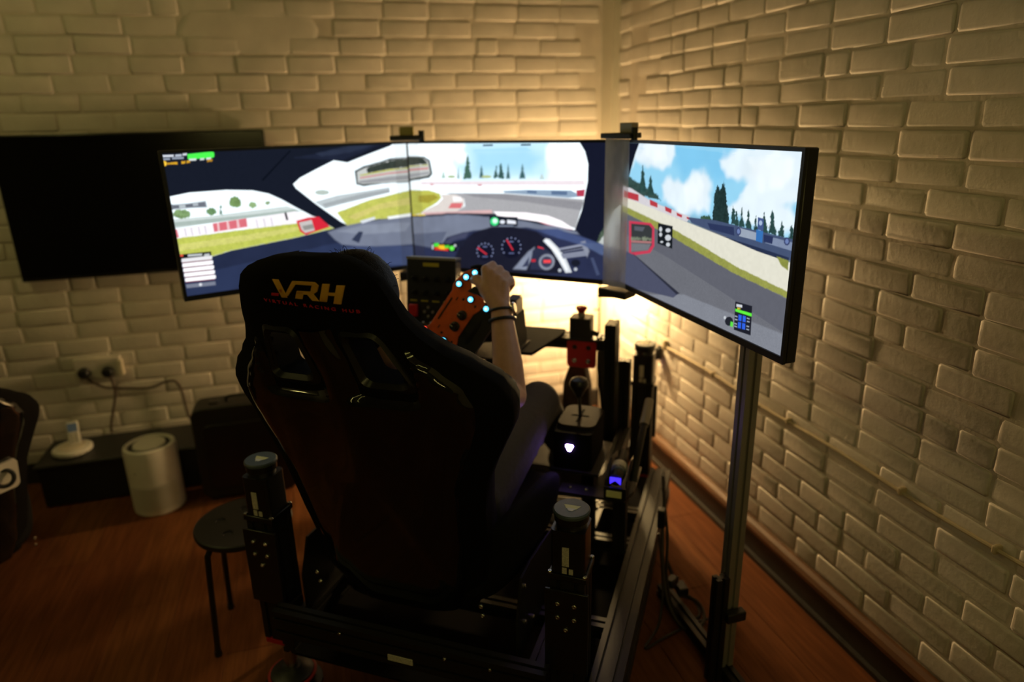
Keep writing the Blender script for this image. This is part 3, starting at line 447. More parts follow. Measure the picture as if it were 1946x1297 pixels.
((0.859,1.147,1.046),'',[(0.3556,0.1914),(0.3545,0.1877),(0.3518,0.1847),(0.3480,0.1829),(0.3438,0.1827),(0.3400,0.1842),(0.3375,0.1870),(0.3367,0.1905),(0.3377,0.1942),(0.3405,0.1972),(0.3443,0.1990),(0.3485,0.1991),(0.3523,0.1977),(0.3548,0.1949)]),
((0.859,0.913,1.026),'',[(0.3849,0.1891),(0.3828,0.1852),(0.3777,0.1826),(0.3714,0.1823),(0.3663,0.1844),(0.3645,0.1882),(0.3666,0.1921),(0.3717,0.1946),(0.3780,0.1949),(0.3830,0.1928)]),
((0.913,0.950,1.046),'',[(0.3931,0.1966),(0.4252,0.1944),(0.4269,0.1838),(0.3928,0.1840)]),
((0.188,0.223,0.305),'',[(0.3601,0.1771),(0.4169,0.1798),(0.4167,0.1744),(0.3599,0.1717)]),
((0.005,0.006,0.009),'',[(0.0794,0.0988),(0.1871,0.1013),(0.1856,0.0745),(0.0775,0.0715)]),
((0.073,0.859,0.054),'',[(0.0907,0.0976),(0.1113,0.1007),(0.1104,0.0872),(0.0899,0.0859)]),
((0.837,0.050,0.023),'',[(0.0921,0.0841),(0.1509,0.0877),(0.1501,0.0742),(0.0914,0.0744)]),
((0.959,0.566,0.023),'g',[(0.1108,0.0930),(0.1334,0.0943),(0.1370,0.0791),(0.1055,0.0811)]),
((0.102,0.716,0.045),'',[(0.1333,0.0924),(0.1558,0.0956),(0.1551,0.0841),(0.1372,0.0830)]),
((0.153,0.997,0.096),'',[(0.1763,0.0854),(0.1751,0.0816),(0.1722,0.0784),(0.1681,0.0765),(0.1636,0.0762),(0.1597,0.0776),(0.1570,0.0805),(0.1563,0.0842),(0.1575,0.0880),(0.1604,0.0912),(0.1646,0.0931),(0.1690,0.0934),(0.1729,0.0919),(0.1755,0.0891)]),
((0.578,0.644,0.672),'',[(0.1859,0.0955),(0.1840,0.0919),(0.1799,0.0902),(0.1759,0.0914),(0.1744,0.0948),(0.1763,0.0985),(0.1804,0.1002),(0.1844,0.0989)]),
((0.578,0.644,0.672),'',[(0.0813,0.0931),(0.0882,0.0936),(0.0870,0.0760),(0.0801,0.0756)]),
((0.254,0.287,0.381),'d',[(0.4112,0.0261),(0.4710,0.0927),(0.4950,0.1087),(0.4866,0.0756),(0.4620,0.0299)]),
((0.045,0.054,0.107),'',[(0.4460,0.0361),(0.4747,0.0748),(0.4702,0.0416)]),
((0.027,0.032,0.068),'d',[(0.4869,0.0974),(0.5224,0.1139),(0.5532,0.0944),(0.5646,0.0593),(0.5412,0.0323),(0.4781,0.0311)]),
((0.740,0.044,0.067),'',[(0.5068,0.1130),(0.5262,0.1088),(0.5301,0.1037),(0.5067,0.1076)]),
((0.552,0.027,0.045),'',[(0.4826,0.0662),(0.4984,0.0673),(0.4983,0.0582),(0.4824,0.0571)]),
((0.305,0.332,0.413),'d',[(0.5685,0.0632),(0.5656,0.0513),(0.5575,0.0413),(0.5458,0.0351),(0.5328,0.0341),(0.5210,0.0385),(0.5129,0.0474),(0.5101,0.0591),(0.5132,0.0711),(0.5214,0.0811),(0.5332,0.0871),(0.5461,0.0879),(0.5577,0.0835),(0.5657,0.0747)]),
((0.045,0.051,0.098),'d',[(0.5608,0.0627),(0.5579,0.0525),(0.5501,0.0447),(0.5394,0.0412),(0.5286,0.0431),(0.5208,0.0498),(0.5180,0.0596),(0.5210,0.0698),(0.5289,0.0776),(0.5396,0.0810),(0.5502,0.0790),(0.5580,0.0723)]),
((0.968,0.073,0.087),'',[(0.5278,0.0676),(0.5550,0.0694),(0.5550,0.0586),(0.5277,0.0567)]),
((0.709,0.755,0.804),'',[(0.5264,0.1320),(0.5361,0.1414),(0.5515,0.1387),(0.5839,0.1105),(0.6104,0.0768),(0.6314,0.0320),(0.6087,0.0285),(0.5838,0.0679),(0.5571,0.1053)]),
((1.002,1.040,1.060),'',[(0.5322,0.1323),(0.5419,0.1381),(0.5762,0.1083),(0.6029,0.0728),(0.6181,0.0382),(0.6106,0.0376),(0.5800,0.0855)]),
((0.287,0.314,0.413),'',[(0.5839,0.1105),(0.6696,0.1314),(0.6808,0.1165),(0.5915,0.0969)]),
((0.021,0.025,0.054),'',[(0.5877,0.1037),(0.6697,0.1228),(0.6734,0.1178),(0.5915,0.0986)]),
((0.246,0.270,0.361),'',[(0.5915,0.0915),(0.6809,0.1096),(0.6884,0.0927),(0.5991,0.0761)]),
((0.305,0.332,0.423),'d',[(0.6622,0.1362),(0.6768,0.1405),(0.6937,0.1069),(0.6848,0.0854),(0.6736,0.1056)]),
((0.010,0.012,0.023),'d',[(0.6611,0.0662),(0.6579,0.0587),(0.6496,0.0536),(0.6392,0.0529),(0.6307,0.0568),(0.6275,0.0638),(0.6306,0.0714),(0.6390,0.0764),(0.6494,0.0772),(0.6578,0.0733)]),
((0.515,0.552,0.617),'',[(0.5944,0.0363),(0.5924,0.0317),(0.5877,0.0295),(0.5829,0.0310),(0.5809,0.0353),(0.5829,0.0399),(0.5877,0.0421),(0.5924,0.0406)]),
((0.515,0.552,0.617),'',[(0.6510,0.0442),(0.6492,0.0397),(0.6445,0.0375),(0.6399,0.0390),(0.6379,0.0432),(0.6398,0.0478),(0.6444,0.0500),(0.6491,0.0485)]),
((0.061,0.080,0.162),'',[(0.6958,0.0862),(0.7067,0.0869),(0.7295,0.0326),(0.7187,0.0282)]),
((0.552,0.591,0.578),'',[(0.7203,0.1395),(0.7445,0.1782),(0.7676,0.2392),(0.7980,0.2652),(0.7980,0.1146),(0.7456,0.1239)]),
((0.080,0.117,0.080),'t',[(0.7149,0.1392),(0.7373,0.1812),(0.7639,0.2456),(0.7710,0.2426),(0.7445,0.1748),(0.7257,0.1364)]),
((0.089,0.127,0.262),'d',[(0.6549,0.1323),(0.7275,0.1365),(0.7980,0.1166),(0.7980,0.0821),(0.7282,0.0988)])],
[
((0.156,0.162,0.188),'a',[(0.0020,0.0160),(0.0020,0.4490),(0.7910,0.4490),(0.7910,0.0160)]),
((0.122,0.127,0.156),'',[(0.0020,0.2493),(0.3400,0.2117),(0.6053,0.1665),(0.7910,0.1431),(0.7910,0.0687),(0.5709,0.1046),(0.2909,0.1454),(0.0020,0.1759)]),
((0.231,0.246,0.287),'a',[(0.1902,0.0160),(0.3826,0.0608),(0.6189,0.0639),(0.7910,0.0661),(0.7910,0.0160)]),
((0.320,0.691,0.932),'s',[(0.0020,0.4490),(0.7910,0.4490),(0.7910,0.2381),(0.6708,0.2612),(0.5502,0.2659),(0.3868,0.2656),(0.1895,0.2800),(0.0020,0.3051)]),
((0.227,0.606,0.898),'s',[(0.3057,0.4434),(0.5071,0.4372),(0.5902,0.4287),(0.5752,0.3928),(0.4945,0.3628),(0.4449,0.3972),(0.3505,0.3651),(0.3045,0.4029)]),
((0.818,0.939,1.013),'c',[(0.0020,0.4038),(0.0484,0.4490),(0.2907,0.4490),(0.3024,0.4231),(0.2804,0.3989),(0.2455,0.3831),(0.1658,0.3785),(0.0778,0.3977),(0.0398,0.3588),(0.0020,0.4031)]),
((0.818,0.939,1.013),'c',[(0.2319,0.3424),(0.2641,0.3660),(0.3029,0.3645),(0.3512,0.3584),(0.3941,0.3813),(0.4406,0.3944),(0.4695,0.3836),(0.4785,0.3464),(0.4684,0.2966),(0.3602,0.2733),(0.2531,0.3012)]),
((0.818,0.939,1.013),'c',[(0.5007,0.4188),(0.5491,0.4364),(0.5919,0.4449),(0.6690,0.4490),(0.7910,0.4490),(0.7910,0.3535),(0.7325,0.3265),(0.6607,0.3323),(0.5917,0.3442),(0.6173,0.3723),(0.5456,0.3837)]),
((0.818,0.939,1.013),'c',[(0.5528,0.3123),(0.5902,0.3405),(0.6581,0.3504),(0.7638,0.3387),(0.7910,0.2974),(0.7910,0.2903),(0.7215,0.2847),(0.6292,0.2863)]),
((0.922,1.013,1.061),'c',[(0.1282,0.4490),(0.1681,0.4490),(0.2480,0.4472),(0.2595,0.4145),(0.1798,0.3938),(0.1029,0.4138)]),
((0.922,1.013,1.061),'c',[(0.3528,0.3437),(0.4233,0.3806),(0.4540,0.3597),(0.4460,0.3072),(0.3738,0.2914)]),
((0.922,1.013,1.061),'c',[(0.6095,0.4295),(0.6985,0.4398),(0.7653,0.4320),(0.7570,0.3832),(0.6742,0.3655),(0.6246,0.3891)]),
((0.037,0.076,0.068),'t',[(0.0020,0.3616),(0.0404,0.3495),(0.1090,0.3329),(0.1738,0.3202),(0.2231,0.3099),(0.2361,0.2966),(0.0574,0.3039),(0.0020,0.3115)]),
((0.025,0.065,0.061),'t',[(0.1242,0.3880),(0.1366,0.3627),(0.1340,0.3588),(0.1459,0.3335),(0.1507,0.3152),(0.1090,0.3115),(0.1115,0.3346),(0.1182,0.3578),(0.1157,0.3629)]),
((0.025,0.065,0.061),'t',[(0.1731,0.3643),(0.1839,0.3456),(0.1816,0.3426),(0.1920,0.3239),(0.1961,0.3103),(0.1593,0.3070),(0.1616,0.3242),(0.1676,0.3416),(0.1655,0.3454)]),
((0.025,0.065,0.061),'t',[(0.5728,0.3182),(0.5799,0.3036),(0.5788,0.3013),(0.5856,0.2867),(0.5887,0.2761),(0.5683,0.2734),(0.5687,0.2868),(0.5710,0.3004),(0.5696,0.3033)]),
((0.025,0.065,0.061),'t',[(0.5879,0.3126),(0.5936,0.2997),(0.5928,0.2976),(0.5984,0.2847),(0.6009,0.2753),(0.5849,0.2731),(0.5850,0.2849),(0.5867,0.2969),(0.5856,0.2995)]),
((0.025,0.065,0.061),'t',[(0.6053,0.3169),(0.6122,0.3026),(0.6112,0.3003),(0.6178,0.2860),(0.6208,0.2755),(0.6013,0.2729),(0.6015,0.2861),(0.6037,0.2994),(0.6023,0.3023)]),
((0.025,0.065,0.061),'t',[(0.6307,0.3173),(0.6380,0.3025),(0.6369,0.3001),(0.6440,0.2852),(0.6472,0.2744),(0.6263,0.2715),(0.6266,0.2852),(0.6290,0.2991),(0.6275,0.3021)]),
((0.025,0.065,0.061),'t',[(0.6591,0.3042),(0.6648,0.2935),(0.6639,0.2917),(0.6694,0.2810),(0.6719,0.2731),(0.6553,0.2708),(0.6556,0.2808),(0.6576,0.2909),(0.6565,0.2931)]),
((0.025,0.065,0.061),'t',[(0.6867,0.3167),(0.6948,0.3009),(0.6936,0.2983),(0.7014,0.2825),(0.7050,0.2709),(0.6819,0.2675),(0.6822,0.2823),(0.6848,0.2972),(0.6831,0.3004)]),
((0.025,0.065,0.061),'t',[(0.7122,0.3242),(0.7208,0.3071),(0.7195,0.3044),(0.7278,0.2873),(0.7316,0.2748),(0.7076,0.2713),(0.7078,0.2872),(0.7104,0.3032),(0.7086,0.3067)]),
((0.025,0.065,0.061),'t',[(0.7457,0.3059),(0.7529,0.2944),(0.7517,0.2925),(0.7586,0.2810),(0.7617,0.2726),(0.7402,0.2693),(0.7408,0.2802),(0.7435,0.2914),(0.7421,0.2937)]),
((0.025,0.065,0.061),'t',[(0.7777,0.3013),(0.7846,0.2908),(0.7834,0.2890),(0.7901,0.2785),(0.7910,0.2760),(0.7910,0.2704),(0.7724,0.2675),(0.7729,0.2776),(0.7756,0.2879),(0.7742,0.2900)]),
((0.016,0.037,0.037),'t',[(0.4896,0.2732),(0.4939,0.3123),(0.4950,0.3403),(0.5032,0.3635),(0.5159,0.3496),(0.5279,0.3740),(0.5393,0.3516),(0.5499,0.3182),(0.5621,0.2725),(0.4970,0.2690)]),
((0.045,0.102,0.061),'t',[(0.4352,0.2769),(0.4813,0.2852),(0.4970,0.2690),(0.4458,0.2677)]),
((0.687,0.658,0.701),'',[(0.0020,0.3192),(0.0565,0.3163),(0.1888,0.2889),(0.3912,0.2716),(0.3776,0.2562),(0.1591,0.2707),(0.0020,0.2806)]),
((0.491,0.045,0.061),'',[(0.0080,0.3059),(0.1048,0.3020),(0.1063,0.2821),(0.0093,0.2852)]),
((0.491,0.045,0.061),'',[(0.1728,0.2948),(0.2190,0.2890),(0.2202,0.2759),(0.1772,0.2787)]),
((0.491,0.045,0.061),'',[(0.2604,0.2847),(0.2976,0.2801),(0.2959,0.2686),(0.2645,0.2721)]),
((0.491,0.045,0.061),'',[(0.3228,0.2745),(0.3526,0.2711),(0.3507,0.2639),(0.3263,0.2665)]),
((0.491,0.045,0.061),'',[(0.3736,0.2694),(0.3915,0.2689),(0.3896,0.2632),(0.3767,0.2643)]),
((0.061,0.089,0.175),'',[(0.3813,0.2690),(0.5051,0.2765),(0.6308,0.2745),(0.7910,0.2729),(0.7910,0.2277),(0.6754,0.2287),(0.5531,0.2436),(0.4005,0.2564)]),
((0.027,0.040,0.107),'',[(0.4721,0.2658),(0.5812,0.2701),(0.5858,0.2510),(0.4853,0.2518)]),
((0.332,0.392,0.491),'',[(0.6014,0.2717),(0.6696,0.2693),(0.6721,0.2519),(0.6040,0.2524)]),
((0.216,0.270,0.402),'',[(0.6974,0.2675),(0.7910,0.2661),(0.7910,0.2553),(0.7908,0.2484),(0.6997,0.2516)]),
((0.025,0.037,0.107),'',[(0.6918,0.2690),(0.7238,0.2691),(0.7227,0.2529),(0.6941,0.2530)]),
((0.045,0.061,0.156),'',[(0.6104,0.2644),(0.6090,0.2579),(0.6036,0.2538),(0.5967,0.2539),(0.5916,0.2583),(0.5907,0.2650),(0.5945,0.2706),(0.6010,0.2727),(0.6073,0.2702)]),
((0.156,0.223,0.456),'',[(0.6065,0.2638),(0.6053,0.2593),(0.6014,0.2570),(0.5969,0.2581),(0.5946,0.2621),(0.5958,0.2667),(0.5998,0.2690),(0.6042,0.2678)]),
((0.045,0.061,0.156),'',[(0.7781,0.2673),(0.7767,0.2614),(0.7715,0.2575),(0.7648,0.2575),(0.7598,0.2614),(0.7589,0.2674),(0.7625,0.2726),(0.7689,0.2746),(0.7750,0.2725)]),
((0.156,0.223,0.456),'',[(0.7741,0.2667),(0.7731,0.2626),(0.7693,0.2604),(0.7651,0.2613),(0.7628,0.2649),(0.7639,0.2690),(0.7677,0.2712),(0.7719,0.2703)]),
((0.040,0.175,0.491),'',[(0.6648,0.2768),(0.6890,0.2756),(0.6891,0.2499),(0.6666,0.2511)]),
((0.061,0.102,0.262),'',[(0.6666,0.3040),(0.6869,0.3030),(0.6890,0.2756),(0.6685,0.2773)]),
((0.402,0.515,0.716),'',[(0.6835,0.2934),(0.6823,0.2891),(0.6782,0.2869),(0.6737,0.2880),(0.6713,0.2918),(0.6725,0.2960),(0.6766,0.2983),(0.6812,0.2971)]),
((0.021,0.032,0.076),'',[(0.5314,0.2429),(0.6741,0.2380),(0.7801,0.2331),(0.7789,0.2194),(0.6572,0.2232),(0.5434,0.2345)]),
((0.783,0.767,0.648),'',[(0.0020,0.2867),(0.1903,0.2711),(0.3880,0.2548),(0.5534,0.2411),(0.6754,0.2287),(0.7910,0.2233),(0.7910,0.1562),(0.6043,0.1739),(0.3674,0.2046),(0.0020,0.2413)]),
((0.314,0.332,0.076),'g',[(0.0020,0.2606),(0.3387,0.2243),(0.6035,0.1801),(0.7910,0.1606),(0.7910,0.1563),(0.7902,0.1464),(0.5847,0.1636),(0.3133,0.2049),(0.0020,0.2411)]),
((0.262,0.287,0.061),'g',[(0.7420,0.2286),(0.7811,0.2266),(0.7810,0.2062),(0.7601,0.2113)]),
((0.007,0.009,0.019),'',[(0.0020,0.4490),(0.0979,0.4490),(0.0762,0.4187),(0.0524,0.3750),(0.0312,0.3300),(0.0020,0.3208)]),
((0.617,0.048,0.098),'',[(0.0495,0.2171),(0.1846,0.2283),(0.2070,0.2191),(0.2117,0.1651),(0.1888,0.1412),(0.0569,0.1085)]),
((0.040,0.045,0.048),'',[(0.0639,0.2109),(0.1758,0.2210),(0.1952,0.2130),(0.1962,0.1656),(0.1756,0.1467),(0.0701,0.1223)]),
((0.188,0.223,0.156),'t',[(0.0667,0.1709),(0.1944,0.1869),(0.1951,0.1778),(0.0674,0.1612)]),
((0.434,0.188,0.188),'',[(0.0675,0.1596),(0.1953,0.1763),(0.1927,0.1697),(0.0680,0.1531)]),
((0.181,0.188,0.209),'a',[(0.0681,0.1515),(0.1928,0.1682),(0.1756,0.1467),(0.0700,0.1240)]),
((0.102,0.112,0.138),'',[(0.0850,0.2057),(0.1511,0.2115),(0.1392,0.1974),(0.0860,0.1930)]),
((0.009,0.012,0.016),'',[(0.2270,0.2338),(0.3075,0.2357),(0.3108,0.1739),(0.2291,0.1755)]),
((0.617,0.658,0.701),'',[(0.2520,0.2193),(0.2499,0.2138),(0.2439,0.2108),(0.2375,0.2121),(0.2344,0.2169),(0.2366,0.2225),(0.2426,0.2255),(0.2490,0.2242)]),
((0.617,0.658,0.701),'',[(0.2533,0.2047),(0.2512,0.2002),(0.2451,0.1975),(0.2388,0.1983),(0.2358,0.2021),(0.2380,0.2067),(0.2441,0.2093),(0.2504,0.2085)]),
((0.617,0.658,0.701),'',[(0.2976,0.2228),(0.2939,0.2182),(0.2842,0.2151),(0.2741,0.2153),(0.2695,0.2189),(0.2733,0.2235),(0.2831,0.2266),(0.2932,0.2263)]),
((0.617,0.658,0.701),'',[(0.3023,0.2032),(0.2981,0.1964),(0.2864,0.1920),(0.2742,0.1927),(0.2686,0.1981),(0.2730,0.2050),(0.2848,0.2093),(0.2969,0.2085)]),
((0.617,0.658,0.701),'',[(0.2610,0.1851),(0.2587,0.1826),(0.2526,0.1807),(0.2463,0.1806),(0.2435,0.1823),(0.2459,0.1848),(0.2521,0.1866),(0.2583,0.1867)]),
((0.617,0.658,0.701),'',[(0.2986,0.1836),(0.2957,0.1790),(0.2880,0.1760),(0.2798,0.1764),(0.2761,0.1800),(0.2790,0.1847),(0.2868,0.1876),(0.2949,0.1872)]),
((0.076,0.084,0.138),'',[(0.0020,0.0160),(0.0020,0.1220),(0.0844,0.1182),(0.2057,0.0911),(0.3558,0.0575),(0.3298,0.0394),(0.1163,0.0160)]),
((0.027,0.030,0.048),'',[(0.0773,0.1203),(0.0913,0.1194),(0.3612,0.0588),(0.3453,0.0521)]),
((0.013,0.014,0.023),'',[(0.6103,0.0969),(0.6743,0.1012),(0.6782,0.0311),(0.6133,0.0266)]),
((0.123,0.913,0.054),'',[(0.6127,0.0793),(0.6748,0.0837),(0.6758,0.0764),(0.6135,0.0729)]),
((0.672,0.701,0.745),'',[(0.6152,0.0916),(0.6374,0.0946),(0.6383,0.0883),(0.6160,0.0853)]),
((0.791,0.578,0.045),'g',[(0.6204,0.0838),(0.6325,0.0856),(0.6330,0.0819),(0.6209,0.0801)]),
((0.030,0.128,0.807),'',[(0.6266,0.0685),(0.6388,0.0696),(0.6395,0.0550),(0.6277,0.0539)]),
((0.030,0.128,0.807),'',[(0.6428,0.0702),(0.6547,0.0713),(0.6555,0.0568),(0.6439,0.0557)]),
((0.030,0.128,0.807),'',[(0.6270,0.0503),(0.6392,0.0516),(0.6399,0.0369),(0.6281,0.0356)]),
((0.030,0.128,0.807),'',[(0.6432,0.0521),(0.6552,0.0534),(0.6560,0.0388),(0.6443,0.0376)]),
((0.402,0.456,0.552),'',[(0.6128,0.0623),(0.6232,0.0632),(0.6235,0.0606),(0.6131,0.0597)]),
((0.402,0.456,0.552),'',[(0.6138,0.0546),(0.6242,0.0556),(0.6245,0.0530),(0.6142,0.0521)]),
((0.402,0.456,0.552),'',[(0.6131,0.0439),(0.6235,0.0449),(0.6238,0.0423),(0.6135,0.0413)]),
((0.402,0.456,0.552),'',[(0.6140,0.0375),(0.6244,0.0385),(0.6247,0.0360),(0.6143,0.0349)]),
((0.402,0.456,0.552),'',[(0.6590,0.0693),(0.6688,0.0702),(0.6692,0.0677),(0.6594,0.0669)]),
((0.402,0.456,0.552),'',[(0.6600,0.0619),(0.6698,0.0628),(0.6702,0.0603),(0.6604,0.0594)]),
((0.402,0.456,0.552),'',[(0.6596,0.0502),(0.6695,0.0512),(0.6698,0.0487),(0.6600,0.0477)]),
((0.402,0.456,0.552),'',[(0.6607,0.0428),(0.6705,0.0438),(0.6708,0.0413),(0.6610,0.0403)]),
((0.016,0.018,0.027),'',[(0.6085,0.0466),(0.6063,0.0389),(0.5985,0.0324),(0.5882,0.0295),(0.5792,0.0314),(0.5750,0.0374),(0.5774,0.0452),(0.5853,0.0517),(0.5957,0.0545),(0.6045,0.0525)]),
((0.112,0.787,0.067),'',[(0.5982,0.0438),(0.6089,0.0440),(0.6083,0.0319),(0.5976,0.0316)]),
((0.578,0.617,0.658),'',[(0.5790,0.0479),(0.5775,0.0440),(0.5733,0.0419),(0.5695,0.0434),(0.5690,0.0473),(0.5722,0.0506),(0.5766,0.0509)])]]
LOGO={'gold':[[(-0.1058,1.3133),(-0.0916,1.3131),(-0.0836,1.2746),(-0.0963,1.2744)],[(-0.0901,1.2745),(-0.0802,1.2789),(-0.0550,1.3048),(-0.0600,1.3118),(-0.0818,1.2873)],[(-0.0600,1.3118),(-0.0094,1.3120),(-0.0034,1.3059),(-0.0122,1.3027),(-0.0181,1.3048),(-0.0563,1.3047)],[(-0.0096,1.3113),(-0.0029,1.3054),(-0.0103,1.2918),(-0.0197,1.2865),(-0.0256,1.2908),(-0.0180,1.3051)],[(-0.0560,1.2911),(-0.0183,1.2913),(-0.0208,1.2849),(-0.0591,1.2837)],[(-0.0569,1.2904),(-0.0416,1.2904),(-0.0492,1.2737),(-0.0655,1.2742)],[(-0.0355,1.2855),(-0.0199,1.2859),(-0.0120,1.2715),(-0.0265,1.2718)],[(0.0067,1.3095),(0.0221,1.3095),(0.0052,1.2711),(-0.0110,1.2715)],[(0.0138,1.2917),(0.0313,1.2913),(0.0286,1.2850),(0.0113,1.2854)],[(0.0358,1.3073),(0.0519,1.3071),(0.0354,1.2679),(0.0194,1.2683)]],'red':[[(-0.1185,1.2828),(-0.1013,1.2830),(-0.1040,1.2771),(-0.1204,1.2773)],[(-0.0962,1.2927),(-0.0897,1.2931),(-0.0913,1.2852),(-0.0976,1.2848)]],}
LOGO_TEXT=((-0.1439,1.2620),(0.0698,1.2497),0.0073)

# ================================================================== the room
def project(p):
    v = Vector(p)-Vector((0, 0, CAM_H)); d = v.dot(_f)
    if d < 0.1: return None
    k = 1946*24/36
    return 973+k*v.dot(_r)/d, 648.5-k*v.dot(_u)/d, d

floor = struct('floor', MB().box(XL, XR, YR, YB, -0.06, -0.004), M_SUBFLOOR)
PLANK = []
for v in range(3):
    mb = MB(); W2, L2 = 0.0945, 0.6
    mb.rings([[(x, y, z) for x, y in ((-W2+i, -L2+i), (W2-i, -L2+i), (W2-i, L2-i), (-W2+i, L2-i))] for i, z in ((0, -0.004), (0, -0.0012), (0.0012, 0.0))])
    me = mb.mesh('plank'); me.materials.append(M_FLOOR[v]); PLANK.append(me)
i = 0; x = XR-0.095
while x > XL:
    off = (i*0.43) % 1.2; y = YB+0.6-off
    while y > YR-0.6:
        y0, y1 = max(y-0.6, YR), min(y+0.6, YB)
        if y1-y0 > 0.03:
            o = link('plank', PLANK[(i*2+int(y*7)) % 3], None, floor); o.location = (x, (y0+y1)/2, 0); o.scale = (min(1, 1), (y1-y0)/1.2, 1)
        y -= 1.2
    x -= 0.19; i += 1

def brick_mesh(L, H, seed, D=0.0023):
    r = random.Random(seed); c = 0.007; rings = []
    def ring(inset, y, j):
        a, b = L/2-inset, H/2-inset; q = c*0.8
        pts = [(-a+q, -b), (a-q, -b), (a, -b+q), (a, b-q), (a-q, b), (-a+q, b), (-a, b-q), (-a, -b+q)]
        return [(px+r.uniform(-j, j), y+r.uniform(-j, j)*0.35, pz+r.uniform(-j, j)) for px, pz in pts]
    rings = [ring(0.0, 0.001, 0.0012), ring(0.0045, -D*0.66, 0.0020), ring(0.0100, -D, 0.0016)]
    return MB().rings(rings).mesh('brick', smooth=180)
def brick_kind(L, H, n, seed):
    out = []
    for k in range(n):
        me = brick_mesh(L, H, seed+k); me.materials.append(M_BRICK); out.append(me)
    return out

def brick_wall(wall, name, u0, u1, z_top, course, length, place, rot, phase, hidden, headers, skip=None):
    full = brick_kind(length-0.004, course-0.004, 7, phase*13+1); half = brick_kind(length/2-0.004, course-0.004, 4, phase*17+3)
    todo = []; r = random.Random(phase); row = 0; z = course/2+0.004
    while z < z_top:
        u = u0-r.uniform(0.0, 0.03)-(length/2 if row % 2 else 0)
        while u < u1:
            hd = r.random() < headers; L = (length/2 if hd else length)
            uc = u+L/2
            if uc-L/2 > u0-0.001 and uc+L/2 < u1+0.001 and not (skip and skip(uc, z)):
                todo.append((uc, z+r.uniform(-0.0015, 0.0015), hd, r.randrange(28), r.uniform(-0.9, 0.9), r.uniform(-0.0022, 0.0016)))
            u += L
        z += course; row += 1
    def score(q):
        pr = project(place(q[0], q[1], 0))
        if pr is None: return -1
        x, y, d = pr
        if not (-60 < x < 2006 and -50 < y < 1347): return -0.5/d
        return (0.001 if hidden(x, y) else 1)/d
    todo.sort(key=score, reverse=True)
    for uc, z, hd, k, tw, dep in todo[:300]:
        me = (half if hd else full)[k % (4 if hd else 7)]
        o = link('brick', me, None, wall); o.location = place(uc, z, dep); o.rotation_euler = (0, math.radians(tw), rot)
        o.scale = (1.0+0.02*tw, 1, 1.0-0.02*tw)
    rest = MB()
    R = Matrix.Rotation(rot, 4, 'Z')
    for uc, z, hd, k, tw, dep in todo[300:]:
        me = (half if hd else full)[k % (4 if hd else 7)]; T = Matrix.Translation(place(uc, z, dep)) @ R
        rest.add([T @ v.co for v in me.vertices], [tuple(p.vertices) for p in me.polygons])
    o = link('brick_field', rest.mesh('brick_field', smooth=180), M_BRICK, wall); o['kind'] = 'stuff'

wall_back = struct('wall_back', MB().box(XL, XR+0.1, YB, YB+0.12, 0, ZC), M_MORTAR)
def hid_back(x, y): return (x < 500 and 255 < y < 525) or (300 < x < 1190 and 275 < y < 520) or (455 < x < 860 and y > 485) or (y > 850) or (1150 < x)
brick_wall(wall_back, 'back', -2.15, XR, 2.30, 0.0755, 0.212, lambda u, z, d: Vector((u, YB+d, z)), 0.0, 3, hid_back, 0.07,
           skip=lambda u, z: (-0.40 < u < 0.05 and 1.93 < z < 2.06))
pp = [(-0.46, 1.90), (-0.30, 1.895), (-0.05, 1.90), (0.08, 1.92), (0.10, 2.0), (0.06, 2.07), (-0.2, 2.085), (-0.44, 2.07), (-0.5, 1.98)]
o = struct('plaster_patch', MB().rings([[(x, YB+0.002, z) for x, z in pp], [(-0.19+(x+0.19)*0.96, YB-0.0015, 1.99+(z-1.99)*0.92) for x, z in pp], [(-0.19+(x+0.19)*0.88, YB-0.0024, 1.99+(z-1.99)*0.80) for x, z in pp]]), M_BRICK, wall_back, smooth=180)
wall_right = struct('wall_right', MB().box(XR, XR+0.12, YR, 3.12, 0, ZC).box(XR+0.016, XR+0.12, 3.12, YB, 0, ZC), M_MORTAR)
def hid_right(x, y): return (1190 < x < 1545 and 270 < y < 290+(x-1180)*1.28) or x < 1150 or (x < 1235 and y > 640)
brick_wall(wall_right, 'right', 0.15, 3.42, 2.30, 0.0705, 0.208, lambda u, z, d: Vector((XR+d+(0.016 if u > 3.12 else 0), u, z)), -math.pi/2, 5, hid_right, 0.14,
           skip=lambda u, z: z < 0.15 or 3.05 < u < 3.13 or u > 3.37)
wall_left = struct('wall_left', MB().box(XL-0.1, XL, YR, YB, 0, ZC), M_DARKWALL)
wall_rear = struct('wall_rear', MB().box(XL, XR, YR-0.1, YR, 0, ZC), M_DARKWALL)
ceiling = struct('ceiling', MB().box(XL, XR, YR, YB, ZC, ZC+0.1), M_CEIL)
# corner post (boxed pipe painted like the wall) and the skirting on the right
trim_1 = struct('trim_1', MB().rings([[(XR-0.018, 3.29, z), (XR+0.03, 3.275, z), (XR+0.03, YB, z), (XR-0.018, YB, z)] for z in (0, ZC)]), M_PLASTER)
bb = struct('baseboard_right', MB().box(XR-0.022, XR, YR, 3.30, 0.0, 0.105), M_TRUNK)
cap = MB().rings([[(XR, y, 0.105), (XR-0.030, y, 0.105), (XR-0.030, y, 0.118), (XR-0.022, y, 0.130), (XR-0.010, y, 0.140), (XR, y, 0.142)] for y in (YR, 3.30)])
struct('wooden_cap', cap, M_WOODTRIM, bb)
struct('trunking_lip', MB().rings([[(XR-0.022, y, 0.0), (XR-0.034, y, 0.0), (XR-0.034, y, 0.016), (XR-0.030, y, 0.022), (XR-0.022, y, 0.022)] for y in (YR, 3.30)]), M_TRUNK, bb)
struct('baseboard_back', MB().box(XL, XR, YB-0.018, YB, 0, 0.10), M_TRUNK)

